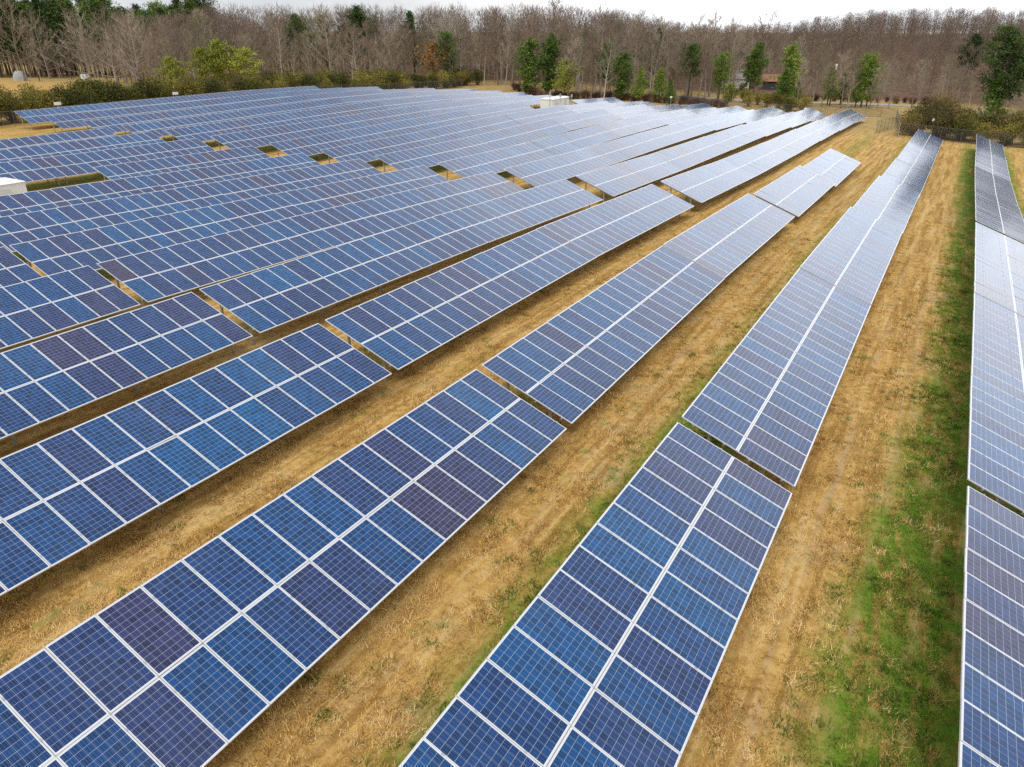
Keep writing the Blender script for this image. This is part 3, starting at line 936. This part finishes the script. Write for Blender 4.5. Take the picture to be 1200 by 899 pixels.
def pol(az, d): return d * math.cos(R(az)), d * math.sin(R(az))
AZ_X = [(67.5, -100), (63.3, 0), (58.8, 100), (53.8, 200), (48.4, 300), (42.7, 400), (36.8, 500), (30.7, 600), (24.6, 700), (18.6, 800), (12.9, 900), (7.5, 1000), (2.6, 1100), (-2, 1200), (-6.1, 1300)]
_ax = np.array([a for _, a in AZ_X][::1]); _az = np.array([a for a, _ in AZ_X])
def az_of(X): return float(np.interp(X, _ax, _az))
# where the wood begins, by bearing
FRONT_AZ = [az_of(v) for v in (-100, 110, 135, 200, 300, 500, 600, 640, 860, 880, 940, 950, 1070, 1090, 1300)]
FRONT_D = [350, 345, 248, 238, 226, 216, 206, 196, 200, 262, 262, 244, 240, 230, 226]
def front(az): return float(np.interp(-az, [-a for a in FRONT_AZ], FRONT_D))

LAB_BARE = 'tall leafless grey brown tree standing in the wood behind the solar field'
random.seed(11)
n_bare = 0
for layer, (off, step) in enumerate(((2, 2.3), (8, 2.1), (15, 2.0), (24, 2.0))):
    az = -7.0 + layer * .37
    while az < 62.5:
        d0 = front(az)
        stp = math.degrees(step / d0) * 1.6
        d = d0 + off + random.uniform(-2.5, 3.5)
        x, y = pol(az + random.gauss(0, .12), d)
        s = random.uniform(.64, 1.18) * (1.0 + 0.05 * layer)
        if layer == 0: s *= random.uniform(.62, 1.0)
        s *= float((.56 + .03 * layer) + (.44 - .03 * layer) * sm(5, 15, az))
        if n_bare < 292:
            plant('bare_tree', random.choice(BARE + BARE + WIDE), x, y, s, LAB_BARE, 'tree', 'bare trees in the winter wood')
            n_bare += 1
        az += stp * random.uniform(.8, 1.3) * (1.5 if n_bare > 0 else 1)
print('bare', n_bare)

# the deep wood behind, which reads as one mass
def far_wood():
    tris, tone = [], []
    random.seed(77)
    protos = []
    for k in range(5):
        pr, tn = [], []
        H = 18
        pr += cone_tris(Vector((0, 0, 0)), Vector((random.gauss(0, .5), random.gauss(0, .5), H * .9)), .22, 3); tn += [.7] * 3
        for j in range(300):
            t = random.uniform(.25, 1)
            a = random.random() * 6.283
            r = random.random() ** .6 * H * .19 * (1.2 - .6 * t)
            p = Vector((math.cos(a) * r, math.sin(a) * r, t * H * .92))
            d = (Vector((math.cos(a) * .4, math.sin(a) * .4, .9)) + rv(.35)).normalized()
            s = d.cross(rv(1)).normalized() * random.uniform(.03, .06)
            pr.append((p - s, p + s, p + d * random.uniform(.9, 2.0))); tn.append(random.uniform(.1, .8))
        protos.append((np.array([[tuple(v) for v in c] for c in pr]), np.array(tn)))
    out, ton = [], []
    for k in range(2900):
        az = random.uniform(-8, 68)
        d = front(az) + 30 + (75 if az > 14 else 185) * random.random() ** .9
        if k >= 1700:
            az = random.uniform(-8, 24)
            d = random.uniform(330, 455)
        x, y = pol(az, d)
        P, tn = random.choice(protos)
        a = random.random() * 6.283; s = random.uniform(.62, 1.28)
        s *= float(.64 + .36 * sm(11, 27, az))
        c, sn = math.cos(a), math.sin(a)
        Q = P * s
        Q = np.stack([Q[..., 0] * c - Q[..., 1] * sn + x, Q[..., 0] * sn + Q[..., 1] * c + y, Q[..., 2] + gz(x, y) - .2], -1)
        out.append(Q); ton.append(np.clip(tn * .6 - .05 + .45 * (.5 + .5 * math.sin(x * .09) * math.sin(y * .11 + 1)) * random.uniform(.3, 1.4), 0, 1))
    me = tri_mesh('deep_wood', np.concatenate(out), [M_twig], np.concatenate(ton))
    tag(link('deep_wood', me), 'dense leafless winter wood filling the skyline behind the front trees', 'wood', kind='stuff')
far_wood()

# pines that can be told apart: (photo bearing, distance, kind, height m, label)
def pine(X, d, meshes, h, Hm, label, group='green pines along the wood', name='pine_tree', cat='pine tree', sz=None):
    x, y = pol(az_of(X), d)
    if 600 < X < 1060: h *= .88
    o = plant(name, meshes, x, y, h / Hm, label, cat, group, sz=sz)
    o.scale = (o.scale.x * random.uniform(1.1, 1.35), o.scale.y * random.uniform(1.1, 1.35), o.scale.z)
    return o
random.seed(21)
pine(523, 214, PINE_T[0], 13.6, 17, 'round green pine beside a brown-leaved tree above the olive shrubs', sz=.95)
pine(505, 213, DEADLEAF, 10.5, 8, 'small tree with dead rust-brown leaves touching the round green pine', None, 'brown_leaved_tree', 'tree')
pine(620, 196, PINE_S[0], 13.5, 9, 'slim green pine behind and to one side of the far white container')
pine(645, 195, PINE_S[1], 14.5, 9, 'tall narrow green pine rising directly behind the far white container')
pine(664, 191, PINE_Y[0], 9.6, 9, 'bright yellow-green young pine beside the narrow pine behind the white container', name='young_pine')
pine(714, 197, PINE_T[1], 14.0, 17, 'green pine with a bare lower stem, joined to a darker slim pine')
pine(733, 193, PINE_S[0], 11.4, 9, 'dark slim pine against the green pine with a bare lower stem')
pine(755, 190, PINE_C[0], 8.8, 12, 'broad cone-shaped young pine alone at the edge of the brown grass strip', name='young_pine')
pine(779, 194, PINE_C[1], 8.8, 12, 'thin pale young pine between the broad cone-shaped pine and a small one', name='young_pine')
pine(792, 191, PINE_C[2], 6.4, 12, 'smallest young pine beside the thin pale pine at the grass strip', name='young_pine')
pine(814, 205, PINE_T[2], 14.6, 17, 'tall thin pine with a small tufted top over a long bare trunk')
pine(852, 206, PINE_T[0], 13.0, 17, 'thin tufted pine between the long-trunked pine and the pale-roofed house')
pine(864, 197, PINE_Y[1], 6.0, 9, 'low yellow-green pine in front of the pale-roofed house', name='young_pine')
pine(893, 236, PINE_T[1], 16.5, 17, 'large spreading green pine beside the rusty-roofed shed', sz=.95)
pine(888, 238, PINE_C[1], 13.5, 12, 'green pine half hidden inside the large pine near the rusty-roofed shed')
pine(934, 222, PINE_S[1], 15.0, 9, 'dark green pine just past the rusty-roofed shed')
pine(930, 214, PINE_C[0], 9.5, 12, 'bushy young pine in front of the dark pine past the shed', name='young_pine')
pine(948, 212, PINE_C[1], 6.5, 12, 'short green pine between the shed and the wooden utility pole', name='young_pine')
pine(985, 216, PINE_C[2], 10.0, 12, 'dark young pine right behind the wooden utility pole', name='young_pine')
pine(1000, 218, PINE_C[0], 8.4, 12, 'young pine among white-stemmed trees beyond the utility pole', name='young_pine')
pine(1027, 212, PINE_T[2], 14.8, 17, 'big full green pine beside the lane, the greenest crown there', sz=.9)
pine(1020, 210, PINE_C[1], 8.8, 12, 'bright green pine at the foot of the big full pine by the lane', name='young_pine')
pine(1034, 214, PINE_C[2], 12.0, 12, 'green pine leaning against the big full pine by the lane')
pine(1197, 172, PINE_D[1], 18.0, 17, 'dark heavy pine rising over the russet hedge')
pine(1188, 170, PINE_C[0], 10.5, 12, 'lower dark pine under the heavy pine over the russet hedge')
for X, d, h, lb in ((1147, 272, 15.0, 'distant dark pine crown in the wood above the russet hedge'), (1178, 290, 15.5, 'small flat-topped green pine crown at the skyline over the hedge'),
                    (417, 246, 20.5, 'single rounded green pine breaking the skyline of the grey wood'), (374, 256, 18.5, 'small dark pine tip at the skyline near the rounded green pine'),
                    (484, 243, 19, 'dark pointed pine tip in the skyline between two grey crowns'),
                    (349, 258, 18.5, 'dark flat pine crown poking out of the skyline'), (772, 245, 19, 'distant dark pine tip on the skyline above the young pines')):
    pine(X, d, random.choice(PINE_D), h, 17, lb)
for X, d, h, lb in ((232, 222, 10.5, 'yellow-green pine behind the olive shrubs, first of a group of three'), (253, 224, 12.2, 'tallest yellow-green pine of the three behind the olive shrubs'),
                    (281, 221, 10.5, 'palest yellow-green pine of the three behind the olive shrubs'), (192, 226, 8.5, 'small lone yellow-green pine behind the hedge near the pines')):
    pine(X, d, random.choice(PINE_Y), h, 9, lb, name='young_pine')
# the pine ridge behind the tan field
random.seed(23)
for k in range(46):
    X = -60 + 6.6 * k + random.uniform(-3, 3)
    d = 352 + random.uniform(0, 40)
    if X > 240: continue
    h = random.uniform(23.5, 28.5) + (1.5 if X < 130 else -1.5)
    pine(X, d, random.choice(PINE_D + PINE_T[:1]), h, 17, 'tall dark pine on the ridge behind the tan field', 'pines on the far ridge')
# big spreading trees round the farmhouse
for X, d, h, lb in ((92, 300, 22, 'huge spreading bare tree beside the white-gabled house'), (12, 320, 24, 'broad bare tree at the edge of the tan field by the grey tarp'),
                    (42, 342, 22, 'bare tree behind the leaning pole in the tan field'), (122, 268, 21, 'bare spreading tree at the end of the tan field before the wood'),
                    (150, 250, 20, 'bare spreading tree over the hedge where the tan field ends')):
    x, y = pol(az_of(X), d)
    plant('bare_tree', random.choice(WIDE), x, y, h / 16, lb, 'tree', 'spreading bare trees')
x, y = pol(az_of(649), 214)
plant('bare_tree', BARE[3], x, y, 1.42, 'tallest bare tree, its pale top standing clear above the wood', 'tree', 'spreading bare trees')
# pale slim trees beside the lane
for k, (X, d, h) in enumerate(((948, 206, 12), (958, 208, 13), (967, 209, 12.5), (978, 210, 11), (1002, 206, 13.5), (1010, 208, 14), (1038, 206, 10), (1048, 210, 11), (697, 189, 12), (712, 187, 15), (690, 190, 9), (668, 190, 15), (1062, 212, 11), (1090, 218, 12))):
    x, y = pol(az_of(X), d)
    plant('slim_tree', BARE[(k * 2) % 7], x, y, h / 17, 'slim pale-stemmed leafless tree at the front edge of the wood', 'tree', 'slim pale trees at the wood edge')

# shrubs
random.seed(31)
FY = 114.8
k = 0
x = 40.0
while x < 182:
    h = random.uniform(1.0, 1.3) * (1.1 if x < 90 else 0.95)
    plant('olive_shrub', random.choice(SHRUB), x + random.uniform(-.6, .6), FY + 4.0 + random.uniform(-.8, 1.6), h, 'rounded olive-green shrub in the long hedge behind the back fence', 'shrub', 'olive shrubs behind the back fence', parts=('stems', 'foliage'))
    if random.random() < .7:
        plant('olive_shrub', random.choice(SHRUB), x + random.uniform(-1, 1), FY + 8.0 + random.uniform(-1, 2), h * 1.15, 'rounded olive-green shrub in the long hedge behind the back fence', 'shrub', 'olive shrubs behind the back fence', parts=('stems', 'foliage'))
    x += random.uniform(2.2, 3.1)
for (x, y, s) in ((207, 51, .95), (203, 46.5, .9), (199, 43.5, 1.05), (196, 40, 1.1), (193.5, 36.5, .95), (192, 33.4, 1.0), (190, 36.5, .8), (197.5, 47.5, .75)):
    plant('olive_shrub', random.choice(SHRUB), x, y, s, 'olive shrub in the clump between the row ends and the lane', 'shrub', 'olive shrubs by the lane', parts=('stems', 'foliage'))
y = 9.5
while y > -46:
    for q, (dx, sc) in enumerate(((0, .80), (4.2, 1.0), (9.0, 1.05))):
        xx = 146.5 + dx + random.uniform(-.7, .7) + max(0, -y) * 0.05
        if y > 8.4 - q * .8: continue
        plant('russet_shrub', random.choice(RUSSET + SHRUB[:2]), xx, y + random.uniform(-.9, .9), sc * random.uniform(1.1, 1.5), 'dense russet and olive shrub in the thicket past the row ends', 'shrub', 'russet shrubs in the thicket', parts=('stems', 'foliage'))
    y -= random.uniform(3.0, 4.2)
for k in range(12):
    xx, yy = 163 + random.uniform(0, 42), 2 - random.uniform(0, 22)
    plant('bare_bush', BARE[k % 7], xx, yy, random.uniform(.28, .46), 'low grey leafless bush behind the russet thicket', 'shrub', 'leafless bushes behind the thicket')
random.seed(37)
for k in range(64):
    X = 600 + 280 * (k + random.random()) / 64
    d = front(az_of(X)) - random.uniform(1.5, 6)
    xx, yy = pol(az_of(X), d)
    plant('brush_clump', random.choice(BRUSH), xx, yy, random.uniform(.6, 1.05), 'low reddish-brown brush under the young pines at the wood edge', 'undergrowth', 'brush along the wood edge', parts=('stems', 'foliage'))
for k in range(26):
    X = 945 + 200 * (k + random.random()) / 26
    xx, yy = pol(az_of(X), 227 + random.uniform(0, 6))
    plant('brush_clump', random.choice(BRUSH), xx, yy, random.uniform(.6, 1.0), 'low brown brush on the far side of the lane', 'undergrowth', 'brush along the lane', parts=('stems', 'foliage'))

# ------------------------------------------------------------------ fences
def fence(pts, label, step=3.0, h=2.1, posts=True):
    o = empty('chain_link_fence', (pts[0][0], pts[0][1], gz(*pts[0])))
    tag(o, label, 'fence', 'chain-link fences round the field')
    base = o.location.copy()
    mm = MB(); rail = MB(); run = 0
    npost = 0
    for a, b in zip(pts[:-1], pts[1:]):
        L = math.hypot(b[0] - a[0], b[1] - a[1]); n = max(1, round(L / step))
        for i in range(n):
            p = (a[0] + (b[0] - a[0]) * i / n, a[1] + (b[1] - a[1]) * i / n)
            q = (a[0] + (b[0] - a[0]) * (i + 1) / n, a[1] + (b[1] - a[1]) * (i + 1) / n)
            P = Vector((p[0], p[1], gz(*p))) - base; Q = Vector((q[0], q[1], gz(*q))) - base
            up = Vector((0, 0, h)); z0 = Vector((0, 0, .05))
            mm.poly([P + z0, Q + z0, Q + up, P + up], 0, [(run, 0), (run + L / n, 0), (run + L / n, h), (run, h)])
            rail.tube(P + up, Q + up, .022, .022, 5)
            run += L / n
            pm = MB(); pm.tube(P - Vector((0, 0, .2)), P + up + Vector((0, 0, .12)), .035, .035, 6, cap=True)
            if npost < 99: link('fence_post', pm.mesh('fence_post', [M_dgalv]), o); npost += 1
    link('wire_mesh', mm.mesh('wire_mesh', [M_link]), o)
    link('top_rail', rail.mesh('top_rail', [M_dgalv]), o)
    return o
fence([(38, FY), (168, FY)], 'dark chain-link fence in front of the long olive hedge')
fence([(143.8, -46), (143.8, 8.6)], 'chain-link fence in front of the russet thicket past the row ends')
fence([(144.3, 12.4), (163, 10.4), (184, 12.5), (184, 62)], 'faint chain-link fence crossing the open grass near the lane')

# standing sheet at the fence corner
o = empty('sheet_metal_gate', (143.4, 8.9, gz(143.4, 8.9)), R(8))
tag(o, 'blue-grey sheet gate standing ajar at the corner of the russet thicket', 'gate')
m = MB()
for i in range(8): m.box((-.88 + i * .22, -.015 + (.012 if i % 2 else 0), .12), (-.88 + i * .22 + .218, .015 + (.012 if i % 2 else 0), 2.0))
link('gate_sheet', m.mesh('gate_sheet', [M_sheet]), o)
m = MB()
for xx in (-.92, .92): m.tube((xx, 0, -.2), (xx, 0, 2.2), .04, .04, 8, cap=True)
m.tube((-.92, 0, 2.06), (.92, 0, 2.06), .025, .025, 6); m.tube((-.92, 0, .08), (.92, 0, .08), .025, .025, 6)
link('gate_frame', m.mesh('gate_frame', [M_galv]), o)

# ------------------------------------------------------------------ equipment
def cabinet(x, y, Lx, Ly, H, label, poles):
    z = gz(x, y)
    o = empty('inverter_cabinet', (x, y, z))
    tag(o, label, 'cabinet', 'white inverter cabinets')
    m = MB(); m.box((-Lx / 2 - .4, -Ly / 2 - .4, -.3), (Lx / 2 + .4, Ly / 2 + .4, .18)); link('concrete_pad', m.mesh('concrete_pad', [M_concrete]), o)
    m = MB(); m.box((-Lx / 2, -Ly / 2, .183), (Lx / 2, Ly / 2, H))
    n = int(Lx / .3)
    for i in range(n + 1):
        xx = -Lx / 2 + .05 + i * (Lx - .1) / n
        m.box((xx - .04, -Ly / 2 - .03, .25), (xx + .04, -Ly / 2 - .002, H - .12)); m.box((xx - .04, Ly / 2 + .002, .25), (xx + .04, Ly / 2 + .03, H - .12))
    me = m.mesh('body', [M_white]); link('body', me, o)
    m = MB()
    # shallow hipped cap with an overhang
    a, b = Lx / 2 + .10, Ly / 2 + .10
    top = [(-a + .5, -b + .45, H + .20), (a - .5, -b + .45, H + .20), (a - .5, b - .45, H + .20), (-a + .5, b - .45, H + .20)]
    low = [(-a, -b, H + .003), (a, -b, H + .003), (a, b, H + .003), (-a, b, H + .003)]
    m.poly(top)
    for i in range(4): m.poly([low[i], low[(i + 1) % 4], top[(i + 1) % 4], top[i]])
    m.poly(low[::-1])
    link('roof', m.mesh('roof', [M_white]), o)
    for sx in (-.28, .28):
        m = MB(); m.box((sx * Lx - .5, -Ly / 2 - .07, .35), (sx * Lx + .5, -Ly / 2 - .035, H - .35)); d = link('door', m.mesh('door', [M_white2]), o)
        m = MB(); m.box((sx * Lx + .36, -Ly / 2 - .13, 1.0), (sx * Lx + .42, -Ly / 2 - .072, 1.35)); link('handle', m.mesh('handle', [M_jbox]), d)
    for k in (-.2, .2):
        m = MB()
        for i in range(7): m.box((Lx / 2 + .002, k * Ly - .3, .7 + i * .13), (Lx / 2 + .05, k * Ly + .3, .7 + i * .13 + .07))
        link('vent', m.mesh('vent', [M_white2]), o)
    for px, py, h in poles:
        q = empty('equipment_post', (x + px, y + py, gz(x + px, y + py)))
        tag(q, 'thin grey instrument post standing beside the far white container', 'post', 'posts by the far white container')
        m = MB(); m.tube((0, 0, -.3), (0, 0, h), .06, .06, 8, cap=True); link('pole', m.mesh('pole', [M_galv]), q)
        m = MB(); m.box((-.18, -.1, h - .55), (.18, .1, h - .05)); link('sensor_box', m.mesh('sensor_box', [M_galv]), q)
cabinet(26.4, 64.4, 7.9, 2.4, 2.2, 'white inverter cabinet beside the open grass gap, cut by the frame edge', [])
cabinet(124.6, 64.8, 6.6, 2.4, 2.6, 'far white inverter container with posts, standing in a gap of the panels', [(-5.0, -1.6, 4.0), (-2.2, -2.2, 3.6), (2.4, -2.2, 3.4)])

def combiner(x, y, h, label, s=.5):
    o = empty('combiner_box', (x, y, gz(x, y)))
    tag(o, label, 'equipment box', 'small white boxes on posts')
    m = MB(); m.box((-s, -s * .4, h - s * .9), (s, s * .4, h)); b = link('box', m.mesh('box', [M_white]), o)
    m = MB(); m.tube((0, 0, -.2), (0, 0, h - s * .9), .05, .05, 6); link('post', m.mesh('post', [M_galv]), o)
combiner(61.5, 112.6, 2.9, 'small white box on a post at the fence near the back corner of panels', .42)
combiner(81.0, 112.6, 2.9, 'small white box on a post behind the back panel row, half way along', .42)
combiner(146.2, 4.2, 3.2, 'small white box on a post against the dark russet thicket', .42)
combiner(179.0, 30.5, 1.9, 'small white box on a post behind the row ends near the lane', .5)
combiner(175.0, 60.2, 2.6, 'small white box on a post at the edge of the brown grass strip', .4)

# utility poles
def upole(x, y, h, lean, label, white=True):
    o = empty('utility_pole', (x, y, gz(x, y)))
    o.rotation_euler = lean
    tag(o, label, 'utility pole', 'wooden utility poles')
    m = MB(); m.tube((0, 0, -.5), (0, 0, h), .17, .11, 9, cap=True); link('pole', m.mesh('pole', [M_wood], True), o)
    m = MB(); m.box((-.06, -1.0, h - .75), (.06, 1.0, h - .62)); a = link('crossarm', m.mesh('crossarm', [M_wood]), o)
    for yy in (-.85, 0, .85):
        m = MB(); m.tube((0, yy, h - .617), (0, yy, h - .42), .05, .03, 7, cap=True); link('insulator', m.mesh('insulator', [M_white]), a)
    if white:
        m = MB(); m.tube((-.36, 0, h - 1.0), (-.36, 0, h + .25), .24, .24, 12, cap=True); m.tube((-.36, 0, h + .25), (-.36, 0, h + .36), .24, .08, 12)
        link('transformer', m.mesh('transformer', [M_white]), o)
upole(209.3, 30.0, 9.6, (0, 0, 0), 'wooden utility pole with a white transformer standing beside the lane')
upole(150.6, 283.0, 11.5, (R(2), R(-7), 0), 'leaning wooden utility pole in the tan field', False)

# ------------------------------------------------------------------ houses
def house(name, x, y, rz, W, D, H, rh, mw, mr, label, cat, wins, chimney=False, trim=None):
    o = empty(name, (x, y, gz(x, y) - .1), rz)
    tag(o, label, cat)
    m = MB()
    for a, b in (((-W / 2, -D / 2), (W / 2, -D / 2)), ((W / 2, D / 2), (-W / 2, D / 2))):
        m.poly([(a[0], a[1], 0), (b[0], b[1], 0), (b[0], b[1], H), (a[0], a[1], H)])
    for s in (-1, 1):
        pts = [(s * W / 2, -s * -D / 2 * -1, 0), (s * W / 2, s * D / 2, 0), (s * W / 2, s * D / 2, H), (s * W / 2, 0, H + rh), (s * W / 2, -s * D / 2, H)]
        pts[0] = (s * W / 2, -s * D / 2, 0)
        m.poly(pts)
    link('wall', m.mesh('wall', [mw]), o)
    m = MB(); ov = .45
    for s in (-1, 1):
        e = Vector((0, s * (D / 2 + ov), H - ov * rh / (D / 2))); r = Vector((0, 0, H + rh))
        nrm = Vector((0, s * rh, D / 2)).normalized() * .09
        q = [Vector((-W / 2 - ov, e.y, e.z)), Vector((W / 2 + ov, e.y, e.z)), Vector((W / 2 + ov, 0, r.z)), Vector((-W / 2 - ov, 0, r.z))]
        lo = [v + nrm * .05 for v in q]; hi = [v + nrm for v in q]
        m.poly(hi); m.poly(lo[::-1])
        for i in range(4): m.poly([lo[i], lo[(i + 1) % 4], hi[(i + 1) % 4], hi[i]])
    rf = link('roof', m.mesh('roof', [mr]), o)
    if chimney:
        m = MB(); m.box((W * .2, -.4, H), (W * .2 + .8, .4, H + rh + 1.0)); link('chimney', m.mesh('chimney', [M_brick]), rf)
    if trim:
        m = MB()
        for s in (-1, 1):
            m.beam((-W / 2 - ov - .03, s * (D / 2 + ov), H - ov * rh / (D / 2)), (-W / 2 - ov - .03, 0, H + rh), .05, .35)
        link('gable_trim', m.mesh('gable_trim', [trim]), o)
    for (wx, wz, ww, wh, side) in wins:
        f = MB(); yy = side * (D / 2 + .02)
        f.box((wx - ww / 2 - .1, min(yy, yy + side * .05), wz - .1), (wx + ww / 2 + .1, max(yy, yy + side * .05), wz + wh + .1)); fo = link('window', f.mesh('window', [M_paint]), o)
        g = MB(); y2 = yy + side * .055
        g.box((wx - ww / 2, min(y2, y2 + side * .02), wz), (wx + ww / 2, max(y2, y2 + side * .02), wz + wh)); link('pane', g.mesh('pane', [M_glass]), fo)
    m = MB(); m.box((W * .05, -D / 2 - .06, .1), (W * .05 + 1.0, -D / 2 - .02, 2.15)); link('door', m.mesh('door', [M_dark]), o)
    return o
house('shed', 254.5, 52.6, R(100), 9.5, 6.0, 2.7, 1.7, M_dark, M_rust, 'dark shed with a rusty tin roof in the clearing by the wood', 'shed', [(-2.5, 1, 1.1, 1.0, -1)])
house('house', 250.0, 66.0, R(115), 9.0, 6.5, 3.0, 2.2, M_paint, M_shingle, 'pale house half hidden behind the young pines near the shed', 'house', [(-2.6, 1, 1.1, 1.3, -1), (2.9, 1, 1.1, 1.3, -1)], False, M_paint)
house('farmhouse', 204, 364, R(-150), 11, 9, 3.4, 3.0, M_brick, M_shingle, 'farmhouse with white gable trim across the tan field', 'house', [(-3.5, 1, 1.2, 1.5, -1), (3.6, 1, 1.2, 1.5, -1), (-3.5, 1, 1.2, 1.5, 1)], True, M_paint)
# white storage box and tarp-covered heap
o = empty('storage_box', (162, 274, gz(162, 274)), R(20)); tag(o, 'white storage box at the end of the tan field beside bare trees', 'storage box')
m = MB(); m.box((-1.2, -1.0, .1), (1.2, 1.0, 2.3)); link('body', m.mesh('body', [M_white]), o)
m = MB(); m.box((-1.3, -1.1, 2.303), (1.3, 1.1, 2.42)); link('lid', m.mesh('lid', [M_white2]), o)
o = empty('tarp_covered_heap', pol(az_of(7), 330) + (gz(*pol(az_of(7), 330)),)); tag(o, 'pale grey tarp draped over a heap at the tan field edge', 'tarp')
m = MB(); N = 14
ring = lambda t, rr, hh: [(math.cos(6.283 * k / N) * rr * (1 + .14 * math.sin(3.1 * k + t)), math.sin(6.283 * k / N) * rr * .8 * (1 + .12 * math.cos(2.3 * k)), hh * (1 + .1 * math.sin(1.9 * k + t))) for k in range(N)]
rs = [ring(0, 2.4, 0.0), ring(1, 2.1, 1.3), ring(2, 1.5, 2.4), ring(3, .7, 3.0)]
for a, b in zip(rs[:-1], rs[1:]):
    for k in range(N): m.poly([a[k], a[(k + 1) % N], b[(k + 1) % N], b[k]])
m.poly(rs[-1])
link('tarp', m.mesh('tarp', [M_tarp], True), o)
